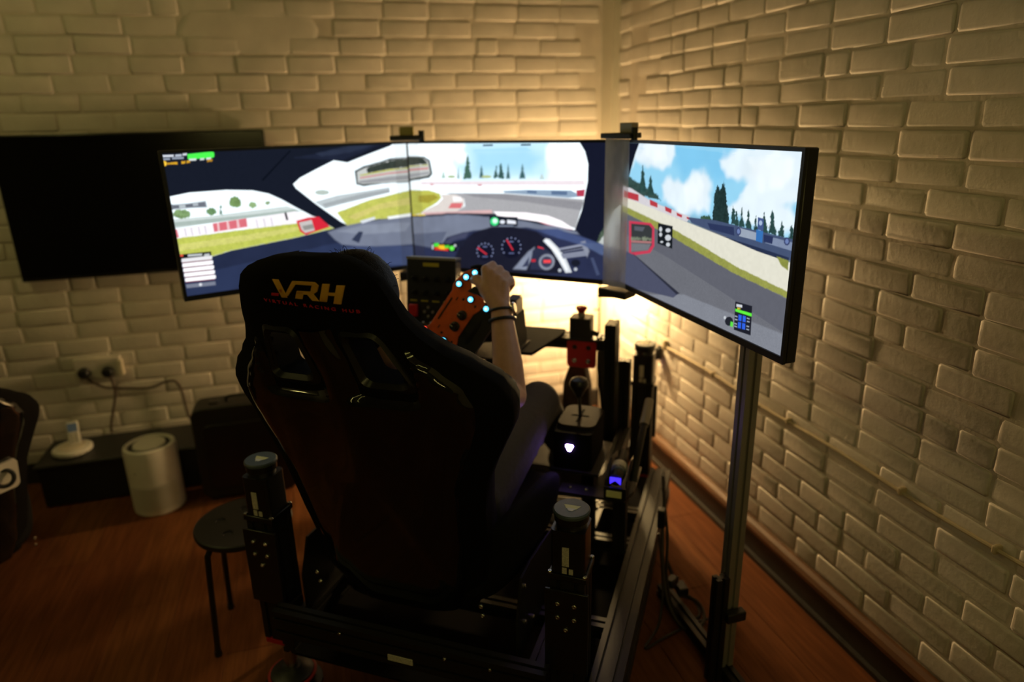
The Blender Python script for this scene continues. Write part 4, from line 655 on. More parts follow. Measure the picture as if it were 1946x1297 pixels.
# painted cable along the right wall with its clips
t = thing('wall_cable', 'thin painted cable clipped along the right brick wall', 'cable', (XR-0.012, 1.6, 0.60), rig=False)
pts = [(XR-0.013, y, 0.606+0.004*math.sin(y*9)) for y in np.linspace(-0.4, 2.64, 26)]
part(t, 'cable_run', MB().tube(pts, 0.0055, smooth=2), M_COND)
for y in (0.55, 1.02, 1.30, 1.78, 2.25):
    part(t, 'cable_clip', MB().box(XR-0.022, XR+0.002, y-0.006, y+0.006, 0.596, 0.618), M_COND, bevel=0.003)
part(t, 'cable_end_box', MB().box(XR-0.022, XR, 2.64, 2.66, 0.585, 0.63), M_COND, bevel=0.003)
t = thing('wall_sensor', 'small black sensor with blue light on the right wall by the corner', 'sensor', (XR-0.02, 2.71, 0.52), rig=False)
part(t, 'housing', MB().box(XR-0.045, XR-0.004, 2.695, 2.725, 0.520, 0.575), M_BLACK, bevel=0.004)
part(t, 'bracket', MB().box(XR-0.012, XR, 2.70, 2.72, 0.57, 0.585), M_BLACK)
part(t, 'indicator', MB().sphere((XR-0.044, 2.708, 0.515), 0.008, n=8, m=6), M_LEDBLUE)
part(t, 'lead', MB().tube([(XR-0.02, 2.71, 0.52), (XR-0.016, 2.73, 0.42), (XR-0.02, 2.70, 0.30), (XR-0.018, 2.74, 0.16)], 0.003), M_COND)

# ------------------------------------------------------------------ lamps
t = thing('arc_floor_lamp', 'glowing warm floor lamp hidden behind the middle monitor', 'lamp', (1.235, 2.88, 0), rig=False)
part(t, 'lamp_base', MB().lathe([(0.001, 0), (0.13, 0), (0.13, 0.012), (0.11, 0.02), (0.001, 0.022)], (1.235, 2.88, 0)), M_SATIN)
part(t, 'pole', MB().tube([(1.235, 2.88, 0.02), (1.235, 2.88, 0.5), (1.235, 2.88, 1.0), (1.235, 2.90, 1.14), (1.245, 2.94, 1.24), (1.27, 3.02, 1.27), (1.30, 3.09, 1.24), (1.30, 3.10, 1.18)], 0.0045), M_SATIN)
part(t, 'dimmer_knob', MB().cyl((1.235, 2.875, 0.74), (1.205, 2.86, 0.745), 0.005), M_SATIN)
part(t, 'socket', MB().cyl((1.30, 3.10, 1.19), (1.30, 3.10, 0.96), 0.018, 0.024), M_SATIN)
part(t, 'globe', MB().sphere((1.30, 3.10, 0.92), 0.05, n=20, m=12), M_GLOBE)
t = thing('tube_lamp', 'yellow tube lamp on the rear wall behind the viewer', 'lamp', (-0.2, YR+0.05, 1.72), rig=False, group='yellow tube lamps')
part(t, 'fitting', MB().box(-1.25, 0.85, YR, YR+0.03, 1.69, 1.75), M_BLACK, bevel=0.004)
part(t, 'tube', MB().cyl((-1.2, YR+0.055, 1.72), (0.8, YR+0.055, 1.72), 0.02), M_TUBE)
for x in (-1.22, 0.82): part(t, 'end_cap', MB().box(x-0.02, x+0.02, YR+0.03, YR+0.08, 1.695, 1.745), M_BLACK)
t = thing('tube_lamp', 'yellow tube lamp on the ceiling to the left of the picture', 'lamp', (-1.8, 2.2, ZC-0.055), rig=False, group='yellow tube lamps')
part(t, 'fitting', MB().box(-1.83, -1.77, 1.5, 2.9, ZC-0.03, ZC), M_BLACK, bevel=0.004)
part(t, 'tube', MB().cyl((-1.8, 1.55, ZC-0.055), (-1.8, 2.85, ZC-0.055), 0.02), M_TUBE2)
for y in (1.53, 2.87): part(t, 'end_cap', MB().box(-1.825, -1.775, y-0.02, y+0.02, ZC-0.08, ZC-0.03), M_BLACK)

t = thing('tube_lamp', 'yellow tube lamp on the ceiling above the viewer', 'lamp', (0.0, -0.35, ZC-0.05), rig=False, group='yellow tube lamps')
part(t, 'fitting', MB().box(-1.25, 1.25, -0.375, -0.325, ZC-0.03, ZC), M_BLACK, bevel=0.004)
part(t, 'tube', MB().cyl((-1.2, -0.35, ZC-0.045), (1.2, -0.35, ZC-0.045), 0.013), M_TUBE3)
for x in (-1.22, 1.22): part(t, 'end_cap', MB().box(x-0.02, x+0.02, -0.37, -0.33, ZC-0.065, ZC-0.03), M_BLACK)

# ------------------------------------------------------------------ television on the back wall
t = thing('television', 'switched-off black television hanging on the back brick wall', 'television', (-0.72, YB-0.06, 0.97), rig=False)
part(t, 'body', MB().box(-1.255, -0.188, YB-0.055, YB-0.02, 0.972, 1.583), M_SATIN, bevel=0.006)
part(t, 'screen', MB().box(-1.247, -0.196, YB-0.0575, YB-0.054, 0.988, 1.575), M_GLASSBLK)
part(t, 'wall_mount', MB().box(-0.95, -0.5, YB-0.02, YB+0.004, 1.15, 1.4), M_BLACK)
part(t, 'status_light_strip', MB().box(-0.76, -0.68, YB-0.0585, YB-0.055, 0.976, 0.984), M_BLACK)

# ------------------------------------------------------------------ monitors
ZM, MW, MH = 1.077, 0.80, 0.457
def field(ny, nx, cell, seed):               # smooth random field in -1..1
    g = np.random.default_rng(seed).uniform(-1, 1, (int(ny/cell)+3, int(nx/cell)+3)); y = np.arange(ny)/cell; x = np.arange(nx)/cell
    yi, xi = y.astype(int), x.astype(int); fy, fx = (y-yi)[:, None], (x-xi)[None, :]; fy = fy*fy*(3-2*fy); fx = fx*fx*(3-2*fx)
    a, b, c, d = g[np.ix_(yi, xi)], g[np.ix_(yi, xi+1)], g[np.ix_(yi+1, xi)], g[np.ix_(yi+1, xi+1)]
    return (a*(1-fx)+b*fx)*(1-fy)+(c*(1-fx)+d*fx)*fy
SOFT = {'': (0.0012, 0.0, 0.03, 0), 'c': (0.012, 0.016, 0.08, 1), 's': (0.025, 0.0, 0.03, 1), 't': (0.0022, 0.0045, 0.40, 2), 'g': (0.0020, 0.0015, 0.16, 2), 'a': (0.0030, 0.0, 0.09, 3), 'd': (0.0040, 0.002, 0.13, 1)}
def screen_mesh(layers, seed):               # the picture on a screen: a fine grid with a colour at every point
    u0, u1, v0, v1 = (0.009 if seed == 0 else 0.002), MW-(0.009 if seed == 2 else 0.002), 0.016, MH-0.008
    nx, ny = 480, 262; U = np.linspace(u0, u1, nx); V = np.linspace(v0, v1, ny); img = np.zeros((ny, nx, 3))
    N = [field(ny, nx, 5, seed*9+1), 0.6*field(ny, nx, 34, seed*9+2)+0.4*field(ny, nx, 13, seed*9+3), 0.5*field(ny, nx, 8, seed*9+4)+0.5*field(ny, nx, 2.5, seed*9+5), 0.3*field(ny, nx, 26, seed*9+6)+0.7*field(ny, nx, 1.6, seed*9+7)]
    for c, tg, poly in layers:
        fe, ji, am, nk = SOFT[tg]; P = np.array(poly); m = fe+ji+0.002
        i0, i1 = np.searchsorted(U, P[:, 0].min()-m), np.searchsorted(U, P[:, 0].max()+m); j0, j1 = np.searchsorted(V, P[:, 1].min()-m), np.searchsorted(V, P[:, 1].max()+m)
        if i1 <= i0 or j1 <= j0: continue
        X, Y = np.meshgrid(U[i0:i1], V[j0:j1]); ins = np.zeros(X.shape, bool); dd = np.full(X.shape, 9.0)
        for a, b in zip(P, np.roll(P, -1, 0)):
            e = b-a; L = e@e+1e-12; tt = np.clip(((X-a[0])*e[0]+(Y-a[1])*e[1])/L, 0, 1); dd = np.minimum(dd, np.hypot(X-a[0]-tt*e[0], Y-a[1]-tt*e[1]))
            if abs(e[1]) > 1e-9: ins ^= ((Y < a[1]) != (Y < b[1])) & (X < a[0]+(Y-a[1])*e[0]/e[1])
        # an outline on the screen's own edge stays sharp there
        sd = np.where(ins, dd, -dd); noise = N[nk][j0:j1, i0:i1]
        al = np.clip(0.5+(sd+ji*noise)/(2*fe), 0, 1); al = al*al*(3-2*al)
        edge = ins & ((X < u0+fe) | (X > u1-fe) | (Y < v0+fe) | (Y > v1-fe)); al = np.where(edge, np.maximum(al, 0.97), al)
        img[j0:j1, i0:i1] = img[j0:j1, i0:i1]*(1-al[..., None])+np.array(c)*np.clip(1+am*noise, 0, 3)[..., None]*al[..., None]
    me = bpy.data.meshes.new('screen'); X, Y = np.meshgrid(U, V)
    co = np.stack([X.ravel(), np.full(nx*ny, -0.0008), Y.ravel()], 1)
    q = (np.arange(ny-1)[:, None]*nx+np.arange(nx-1)[None, :]).ravel(); fa = np.stack([q, q+1, q+nx+1, q+nx], 1)
    me.vertices.add(nx*ny); me.vertices.foreach_set('co', co.ravel().astype(np.float32))
    me.loops.add(fa.size); me.loops.foreach_set('vertex_index', fa.ravel().astype(np.int32))
    me.polygons.add(len(fa)); me.polygons.foreach_set('loop_start', (np.arange(len(fa))*4).astype(np.int32)); me.update(calc_edges=True); me.validate()
    ca = me.color_attributes.new('Col', 'FLOAT_COLOR', 'POINT'); ca.data.foreach_set('color', np.concatenate([img.reshape(-1, 3), np.ones((nx*ny, 1))], 1).ravel().astype(np.float32))
    return me
MONS = [((-0.427, 2.286), (0.95309, 0.30269)), ((0.335, 2.528), (0.73648, -0.67646)), ((0.924, 1.987), (0.03002, -0.99955))]
MLAB = ['left gaming monitor showing a side window, grass and a leaderboard', 'middle gaming monitor showing windscreen, dashboard and gauges', 'right gaming monitor showing blue sky, trees and asphalt']
for k in range(3):
    (px, py), (dx, dy) = MONS[k]
    t = thing('gaming_monitor', MLAB[k], 'monitor', (px, py, ZM), rig=False, group='triple monitor set', rotz=math.atan2(dy, dx), sub=(0, 0, 0))
    part(t, 'housing', MB().box(0.0, MW, 0.001, 0.030, 0, MH), M_SATIN, bevel=0.004)
    part(t, 'rear_cover', MB().rings([[(x0, y, z0), (MW-x0, y, z0), (MW-x0, y, MH-z0), (x0, y, MH-z0)] for x0, z0, y in ((0.02, 0.02, 0.028), (0.06, 0.05, 0.05), (0.16, 0.10, 0.062))]), M_BLACK)
    bz = MB()
    l, r_ = (0.009 if k == 0 else 0.002), (0.009 if k == 2 else 0.002)
    bz.box(0, MW, -0.0055, 0.002, 0, 0.016).box(0, MW, -0.0055, 0.002, MH-0.008, MH).box(0, l, -0.0055, 0.002, 0.016, MH-0.008).box(MW-r_, MW, -0.0055, 0.002, 0.016, MH-0.008)
    part(t, 'bezel', bz, M_BLACK)
    me = screen_mesh(ART[k], k); me.materials.append(M_ART); link('screen', me, None, t.o)

def seam(pxy, d0, d1, clear, lab_lens, lab_b):
    p = Vector((*pxy, 0)); a = p-Vector((*d0, 0))*(0.055); b = p+Vector((*d1, 0))*(0.055)
    n0 = Vector((d0[1], -d0[0], 0)); n1 = Vector((d1[1], -d1[0], 0)); nv = (n0+n1).normalized()   # towards the viewer
    a = a+n0*0.010; b = b+n1*0.010; m_ = (a+b)/2+nv*0.004
    t = thing('bezel_cover', lab_lens, 'lens strip', (p.x, p.y, ZM+0.004), rig=False, group='bezel covers at the monitor seams')
    def col(q, z): return [(q.x, q.y, z), (q.x+nv.x*0.003, q.y+nv.y*0.003, z)]
    mb = MB()
    ring = lambda z: [(a.x, a.y, z), (m_.x, m_.y, z), (b.x, b.y, z), (b.x+nv.x*0.002, b.y+nv.y*0.002, z), (m_.x+nv.x*0.003, m_.y+nv.y*0.003, z), (a.x+nv.x*0.002, a.y+nv.y*0.002, z)]
    mb.rings([ring(ZM+0.004), ring(ZM+MH+0.012)])
    part(t, 'lens_strip', mb, M_LENSCLEAR if clear else M_LENS)
    for z0, z1, hh, nm in ((ZM+MH+0.004, ZM+MH+0.020, 0.03, 'top_clamp'), (ZM-0.030, ZM-0.006, 0.03, 'bottom_clamp')):
        ex = 0.012
        A, B, Cc, D = a+nv*0.014-(b-a).normalized()*ex, b+nv*0.014+(b-a).normalized()*ex, b-nv*0.055, a-nv*0.055
        c = part(t, nm, MB().rings([[(q.x, q.y, z) for q in (A, B, Cc, D)] for z in (z0, z1)]), M_BLACK, bevel=0.003)
        if nm == 'top_clamp':
            part(t, 'clamp_block', MB().obox((p.x-nv.x*0.02, p.y-nv.y*0.02, z1+0.014), (0.05, 0.03, 0.03), Matrix.Rotation(math.atan2((b-a).y, (b-a).x), 3, 'Z')), M_ALUGREY if not clear else M_OLIVE, bevel=0.003)
            part(t, 'clamp_knob', MB().cyl((B.x-nv.x*0.02, B.y-nv.y*0.02, z0-0.006), (B.x-nv.x*0.02, B.y-nv.y*0.02, z1+0.016), 0.010), M_BLACK)
        else:
            part(t, 'clamp_tab', MB().rings([[(q.x, q.y, z) for q in (A, A+(Cc-A)*0.55, D)] for z in (z0-0.010, z0)]), M_BLACK, bevel=0.002)
seam(MONS[1][0], MONS[0][1], MONS[1][1], True, 'clear bezel cover with clamps between the left and middle monitors', '')
seam(MONS[2][0], MONS[1][1], MONS[2][1], False, 'smoky bezel cover with clamps between the middle and right monitors', '')

# stand that carries the monitors
t = thing('monitor_stand', 'slotted aluminium stand whose post holds up the right monitor', 'monitor stand', (1.03, 1.42, 0), rig=False)
part(t, 'post', profile(MB(), (1.03, 1.42, 0.04), (1.03, 1.42, 1.42), 0.04, 0.04, (0, 1, 0)), M_ALUGREY)
part(t, 'foot', profile(MB(), (1.03, 0.98, 0.02), (1.03, 1.80, 0.02), 0.04, 0.04, (1, 0, 0)), M_ALU)
part(t, 'stub_post', profile(MB(), (0.988, 1.405, 0.0), (0.988, 1.405, 0.36), 0.03, 0.04, (0, 1, 0)), M_ALU)
part(t, 'clamp_plate', MB().box(1.0, 1.06, 1.372, 1.399, 0.22, 0.25), M_BLACK, bevel=0.003)
part(t, 'monitor_bracket', MB().box(0.985, 1.008, 1.34, 1.50, 1.22, 1.40), M_BLACK, bevel=0.003)
part(t, 'cross_bar', profile(MB(), (1.03, 1.44, 1.30), (1.015, 2.02, 1.30), 0.04, 0.04, (0, 0, 1)), M_ALU)
part(t, 'cross_bar', profile(MB(), (1.015, 2.04, 1.30), (0.40, 2.60, 1.30), 0.04, 0.04, (0, 0, 1)), M_ALU)
part(t, 'cross_bar', profile(MB(), (0.352, 2.632, 1.30), (-0.305, 2.424, 1.30), 0.04, 0.04, (0, 0, 1)), M_ALU)
part(t, 'post', profile(MB(), (0.40, 2.63, 0.0), (0.40, 2.63, 1.42), 0.04, 0.04, (1, 0, 0)), M_ALU)

# ================================================================== racing seat (rig coordinates a = right, b = forward, z = up)
def lerp_tab(tab, z):
    if z <= tab[0][0]: return tab[0][1:]
    for p, q in zip(tab, tab[1:]):
        if z <= q[0]:
            t = (z-p[0])/(q[0]-p[0]); t = t*t*(3-2*t)*0.5+t*0.5
            return tuple(p[i]+(q[i]-p[i])*t for i in range(1, len(p)))
    return tab[-1][1:]
# z: half width, offset where it is widest, forward reach of the bolsters
SEAT_A = -0.018                           # the seat sits slightly left of the rig's centre line
SEAT = [(0.40, 0.200, 0.05, 0.16), (0.50, 0.235, 0.05, 0.18), (0.65, 0.255, 0.05, 0.17), (0.79, 0.266, 0.05, 0.15), (0.885, 0.298, 0.06, 0.16), (0.945, 0.330, 0.075, 0.18),
        (0.995, 0.350, 0.08, 0.18), (1.035, 0.352, 0.08, 0.18), (1.078, 0.330, 0.08, 0.17), (1.120, 0.282, 0.065, 0.15), (1.155, 0.238, 0.05, 0.13), (1.19, 0.207, 0.04, 0.11), (1.24, 0.186, 0.030, 0.09),
        (1.280, 0.172, 0.026, 0.08), (1.307, 0.160, 0.026, 0.075), (1.327, 0.142, 0.026, 0.07), (1.341, 0.116, 0.028, 0.066), (1.351, 0.085, 0.030, 0.060), (1.357, 0.045, 0.034, 0.054)]
def seat_b0(z):
    edge = max(0.0, (z-1.317)/0.040)
    return -0.64-0.256*(z-0.43)+0.030*edge*edge
HOLE = (0.058, 0.142, 1.085, 1.195)
def hole_out(z): return 0.128+0.034*max(0.0, min(1.0, (1.195-z)/0.11))
def back_off(a, z):                        # offset of the outer back surface at (a, z)
    w_, off, fwd = lerp_tab(SEAT, z); s = min(1.0, abs(a)/w_)
    return off*(0 if s < 0.3 else ((s-0.3)/0.7)**2.2)
def seat_ring(z):
    w_, off, fwd = lerp_tab(SEAT, z); b0 = seat_b0(z); k = min(1.0, w_/0.190); c4 = hole_out(z)*k
    A = [0, 0.029*k, 0.058*k, 0.097*k, c4]+[c4+(w_-c4)*f for f in (0.30, 0.58, 0.82, 0.95)]
    outer = [(a, b0+back_off(a, z)) for a in A]+[(w_, b0+off)]
    th = min(0.075, fwd*0.8)
    front = [(w_*0.995, b0+off+(fwd-off)*0.45), (w_*0.965, b0+off+(fwd-off)*0.8), (w_*0.92, b0+fwd), (w_*0.86, b0+fwd*0.96), (w_*0.78, b0+max(th, fwd*0.72)), (w_*0.70, b0+max(th, fwd*0.5))]
    inner = [(a, b0+th+0.01*(a/w_)**2) for a in (c4, 0.097*k, 0.058*k, 0.029*k, 0)]
    half = outer+front+inner
    return [(a, b, z) for a, b in half], [(-a, b, z) for a, b in half]
ZS = [0.40, 0.44, 0.50, 0.57, 0.65, 0.73, 0.82, 0.87, 0.92, 0.95, 0.98, 1.005, 1.03, 1.05, 1.068, 1.085, 1.11, 1.13, 1.15, 1.172, 1.195, 1.215, 1.235, 1.26, 1.285, 1.30, 1.312, 1.322, 1.332, 1.337, 1.342, 1.347, 1.351, 1.355, 1.357]
def seat_upholstery():
    mb = MB(); mb.weld = True; n = len(seat_ring(0.5)[0])
    for side in (0, 1):
        rows = [seat_ring(z)[side] for z in ZS]; vs = [p for r in rows for p in r]; fs = []
        for i in range(len(ZS)-1):
            zc = (ZS[i]+ZS[i+1])/2
            for j in range(n-1):
                if HOLE[2] < zc < HOLE[3] and (j in (2, 3) or n-2-j in (2, 3)): continue
                q = (i*n+j, i*n+j+1, (i+1)*n+j+1, (i+1)*n+j); fs.append(q if side == 0 else q[::-1])
        top = (len(ZS)-1)*n
        fs.append(tuple(top+j for j in range(n))); fs.append(tuple(j for j in range(n-1, -1, -1)))
        mb.add(vs, fs)
    return mb
def rrect(u0, u1, v0, v1, r, n=4, slant=0.0):
    pts = []
    for cx, cy, a0 in ((u1-r, v1-r, 0), (u0+r, v1-r, 90), (u0+r, v0+r, 180), (u1-r, v0+r, 270)):
        for k in range(n+1):
            a = math.radians(a0+90*k/n); pts.append((cx+r*math.cos(a), cy+r*math.sin(a)))
    return [(u+slant*(v1-v)/(v1-v0), v) for u, v in pts]
def shell_dent(a, z):
    s = abs(a)
    fa = max(0.0, min(1.0, (s-0.018)/0.022))*max(0.0, min(1.0, (0.186-s)/0.022)); fz = max(0.0, min(1.0, (z-1.035)/0.028))*max(0.0, min(1.0, (1.235-z)/0.02))
    fa = fa*fa*(3-2*fa); fz = fz*fz*(3-2*fz)
    return 0.024*fa*fz
def seat_shell():                          # glossy back: proud of the cushion, dished around the belt holes, V ribs low down
    mb = MB(); N = 37; zs = [0.40+0.02*i for i in range(32)]+[1.03+0.006*i for i in range(31)]
    rows = []
    for z in zs:
        w_ = lerp_tab(SEAT, z)[0]; lim = 0.80*w_ if z < 1.1 else 0.80*w_
        row = []
        for j in range(N):
            a = lim*(-1+2*j/(N-1)); e = min(1.0, (1-abs(a)/lim)/0.06)
            rib = 0.0
            if z < 0.80:
                for sg in (-1, 1):
                    d = abs(a-sg*(0.05+0.16*(0.80-z)/0.4)); rib += 0.007*max(0, 1-d/0.035)
            spine = 0.014*math.exp(-(a/0.06)**2)*max(0, min(1, (z-0.75)/0.2))
            row.append((a, seat_b0(z)+back_off(a, z)-0.003-0.011*math.sqrt(max(0, e))-spine-rib+shell_dent(a, z), z))
        rows.append(row)
    vs = [p for r in rows for p in r]; fs = []
    for i in range(len(zs)-1):
        for j in range(N-1):
            ac = abs(rows[i][j][0]+rows[i][j+1][0]+rows[i+1][j][0]+rows[i+1][j+1][0])/4; zc = (zs[i]+zs[i+1])/2
            if HOLE[0]+0.004 < ac < hole_out(zc)-0.002 and HOLE[2]+0.004 < zc < HOLE[3]-0.004: continue
            fs.append((i*N+j, (i+1)*N+j, (i+1)*N+j+1, i*N+j+1))
    return mb.add(vs, fs)
def lean(z):                               # the headrest leans a little to the left
    t = max(0.0, min(1.0, (z-1.08)/0.16)); return -0.030*t*t*(3-2*t)
def leant(mb): mb.v = [(a+lean(z), b, z) for a, b, z in mb.v]; return mb
def make_seat(base, rotz, label, group, logo):
    t = thing('racing_seat', label, 'seat', base, rig=True, group=group); t.sub = Vector((0, -0.45, 0.27))
    if not logo: t.o.location = Vector(base); t.o.rotation_euler = (0, 0, rotz)
    else: t.o.location = wor(SEAT_A, -0.45, 0.27)
    part(t, 'upholstery', leant(seat_upholstery()), M_FABRIC, smooth=60)
    part(t, 'shell', leant(seat_shell()), M_GLOSS, smooth=50)
    def sl(ps): return [(HOLE[0]+(u-HOLE[0])*(hole_out(v)-HOLE[0])/(HOLE[1]-HOLE[0]), v) for u, v in ps]
    for sg in (-1, 1):
        fr = MB(); inn = sl(rrect(HOLE[0]+0.006, HOLE[1]-0.004, HOLE[2]+0.006, HOLE[3]-0.006, 0.016)); out = sl(rrect(HOLE[0]-0.012, HOLE[1]+0.014, HOLE[2]-0.016, HOLE[3]+0.012, 0.022))
        def P(p, o): return (sg*p[0], seat_b0(p[1])+back_off(p[0], p[1])+o, p[1])
        fr.rings([[P(p, 0.012) for p in out], [P(p, 0.000) for p in out], [P(((p[0]+q[0])/2, (p[1]+q[1])/2), -0.006) for p, q in zip(out, inn)], [P(p, 0.006) for p in inn]], cap=False)
        part(t, 'belt_slot_frame', leant(fr), M_SATIN, smooth=50)
        part(t, 'belt_slot_lining', leant(MB().rings([[P(p, 0.005) for p in inn], [P(p, 0.085) for p in inn], [P(p, 0.085) for p in out]], cap=False)), M_FABRIC, smooth=50)
    # seat pan with raised thigh bolsters
    rs = []
    for b, zb, wz, zt in ((-0.64, 0.40, 0.24, 0.62), (-0.55, 0.385, 0.285, 0.66), (-0.42, 0.38, 0.305, 0.655), (-0.30, 0.385, 0.315, 0.64), (-0.20, 0.395, 0.312, 0.605), (-0.13, 0.41, 0.295, 0.56), (-0.10, 0.43, 0.27, 0.52)):
        h = [(0, zb), (wz*0.6, zb), (wz*0.92, zb+0.03), (wz, zb+0.10), (wz*1.03, zt-0.02), (wz*0.98, zt), (wz*0.86, zt-0.01), (wz*0.74, zb+0.14), (wz*0.5, zb+0.11), (0, zb+0.10)]
        rs.append([(a, b, z) for a, z in h]+[(-a, b, z) for a, z in h[-2:0:-1]])
    o = part(t, 'seat_pan', MB().rings(rs), M_SUEDE, smooth=180)
    md = o.modifiers.new('sub', 'SUBSURF'); md.levels = 1; md.render_levels = 2
    for sg in (-1, 1) if logo else ():
        br = part(t, 'side_bracket', MB().prism([(-0.62, 0.28), (-0.16, 0.28), (-0.16, 0.33), (-0.22, 0.45), (-0.50, 0.50), (-0.58, 0.50), (-0.62, 0.40)], lambda b, z: (sg*0.312, b, z), lambda b, z: (sg*0.318, b, z)), M_ALU)
        for b, z in ((-0.57, 0.47), (-0.57, 0.36), (-0.50, 0.32), (-0.25, 0.32)): bolt(t, (sg*0.318, b, z), (sg, 0, 0), 1.0, br)
    for sg in (-1, 1):
        for z in (0.455, 0.42): bolt(t, (sg*0.235, seat_b0(z)-0.008, z), (0, -1, 0), 0.9)
    if logo:
        def S(a, z, o): return (a, seat_b0(z)+back_off(a-lean(z), z)-o, z)
        def dense(poly, n=4):
            out = []
            for i, p in enumerate(poly):
                q = poly[(i+1) % len(poly)]
                out += [(p[0]+(q[0]-p[0])*k/n, p[1]+(q[1]-p[1])*k/n) for k in range(n)]
            return out
        for nm, m, lab in (('gold', M_GOLD, 'gold embroidered VRH letters'), ('red', M_REDTH, 'red embroidered accent')):
            mb = MB()
            for poly in LOGO[nm]:
                d = [(a-SEAT_A, z) for a, z in dense(poly)]; cx = sum(p[0] for p in d)/len(d); cz = sum(p[1] for p in d)/len(d)
                mb.rings([[S(a, z, -0.001) for a, z in d], [S(a, z, 0.0016) for a, z in d], [S(cx+(a-cx)*0.9, cz+(z-cz)*0.9, 0.0026) for a, z in d]])
            part(t, 'embroidered_letters' if nm == 'gold' else 'embroidered_accent', mb, m, smooth=40, label=lab)
        (a0, z0), (a1, z1), hgt = LOGO_TEXT
        cu = bpy.data.curves.new('t', 'FONT'); cu.body = 'VIRTUAL RACING HUB'; cu.size = 1.0; cu.space_character = 1.55; cu.space_word = 1.3; cu.extrude = 0.02
        tmp = bpy.data.objects.new('t', cu); COL.objects.link(tmp); bpy.context.view_layer.update()
        me = bpy.data.meshes.new_from_object(tmp.evaluated_get(bpy.context.evaluated_depsgraph_get())); bpy.data.objects.remove(tmp)
        xs = [v.co.x for v in me.vertices]; ys = [v.co.y for v in me.vertices]; X0, X1, Y0, Y1 = min(xs), max(xs), min(ys), max(ys)
        for v in me.vertices:
            u = (v.co.x-X0)/(X1-X0); a = a0+(a1-a0)*u-SEAT_A; z = z0+(z1-z0)*u+hgt*0.95*(v.co.y-Y0)/(Y1-Y0)
            v.co = Vector(S(a, z, 0.0014 if v.co.z > 0 else -0.001))-t.sub
        o = link('embroidered_text', me, None, t.o); me.materials.clear(); me.materials.append(M_REDTH); o['label'] = 'small red embroidered words VIRTUAL RACING HUB'
    return t
seat = make_seat((0, -0.45, 0.27), 0, 'black bucket seat with gold VRH embroidery on its headrest, in the middle', 'racing seats', True)
# the neighbouring seat that just enters the picture at the left
s2 = make_seat((-1.30, 2.42, 0.0), math.radians(6), 'black bucket seat with a white emblem, cut off by the left picture edge', 'racing seats', False)
s2.o.location = (-1.36, 2.52, 0.05); s2.o.rotation_euler = (0, 0, math.radians(38)); s2.o.scale = (0.86, 0.86, 0.86)
em = MB().rings([[(a, seat_b0(z)+back_off(a, z)-o, z) for a, z in rrect(0.04, 0.222, 0.735, 0.865, 0.02)] for o in (0.004, 0.030)])
e = part(s2, 'emblem_panel', em, M_WHITE, label='white panel with a dark ring emblem')
part(s2, 'emblem_ring', MB().torus((0.165, seat_b0(0.80)+back_off(0.165, 0.80)-0.031, 0.80), (0.25, 1, -0.2), 0.032, 0.008), M_BLACK, under=e)

# ================================================================== rig frame
X_, Y_, Z_ = (1, 0, 0), (0, 1, 0), (0, 0, 1)
t = thing('sim_rig_frame', 'black slotted aluminium frame of the racing simulator under the seat', 'frame', (0, 0, 0.05))
frame = t
part(t, 'side_rail', profile(MB(), (0.345, -0.70, 0.24), (0.345, 0.70, 0.24), 0.04, 0.08, X_, 1, 2), M_ALU)
part(t, 'side_rail', profile(MB(), (-0.345, -0.70, 0.24), (-0.345, 0.70, 0.24), 0.04, 0.08, X_, 1, 2), M_ALU)
part(t, 'outer_rail', profile(MB(), (0.525, -0.78, 0.26), (0.525, 0.50, 0.26), 0.08, 0.04, X_, 2, 1), M_ALU)
part(t, 'outer_rail', profile(MB(), (0.525, -0.78, 0.18), (0.525, 0.50, 0.18), 0.08, 0.04, X_, 2, 1), M_ALU)
for b, z, a1 in ((-0.70, 0.31, 0.40), (-0.42, 0.26, 0.485), (-0.02, 0.26, 0.485), (0.17, 0.26, 0.485), (0.58, 0.26, 0.36)):
    cb = part(t, 'cross_beam', profile(MB(), (-0.36 if b > -0.6 else -0.37, b, z), (a1, b, z), 0.04, 0.08 if b < -0.6 else 0.04, Y_, 1, 2 if b < -0.6 else 1), M_ALU)
    if b < -0.6:
        part(t, 'rating_label', MB().box(-0.02, 0.05, b-0.0225, b-0.0195, 0.285, 0.302), M_LABEL, under=cb)
        for a in (-0.16, 0.14, 0.26): bolt(t, (a, b-0.019, 0.33), (0, -1, 0), 0.7, cb)
part(t, 'added_dark_sheet', MB().box(-0.33, 0.33, -0.70, 0.62, 0.198, 0.206).box(0.36, 0.49, -0.57, 0.55, 0.198, 0.206), M_FABRIC)  # added matte black sheets, hiding the lit floor so the under-rig stays dark
for sg in (-1, 1):
    u = part(t, 'upright', profile(MB(), (sg*0.350, 0.33, 0.20), (sg*0.350, 0.33, 0.915), 0.04, 0.08, X_, 1, 2), M_ALU)
    part(t, 'side_plate', MB().prism([(0.20, 0.18), (0.46, 0.18), (0.46, 0.30), (0.40, 0.45), (0.26, 0.45), (0.20, 0.30)], lambda b, z: (sg*0.372, b, z), lambda b, z: (sg*0.378, b, z)), M_ALU)
    part(t, 'short_upright', profile(MB(), (sg*0.395, 0.36, 0.20), (sg*0.395, 0.36, 0.77), 0.04, 0.04, X_), M_ALU)
    part(t, 'gusset', MB().prism([(0.372, 0.58), (0.372, 0.82), (0.28, 0.84), (0.28, 0.78)], lambda b, z: (sg*0.328, b-0.06, z), lambda b, z: (sg*0.320, b-0.06, z)), M_ALU)
part(t, 'wheel_deck_beam', profile(MB(), (-0.33, 0.31, 0.845), (0.33, 0.31, 0.845), 0.08, 0.04, Y_, 2, 1), M_ALU)
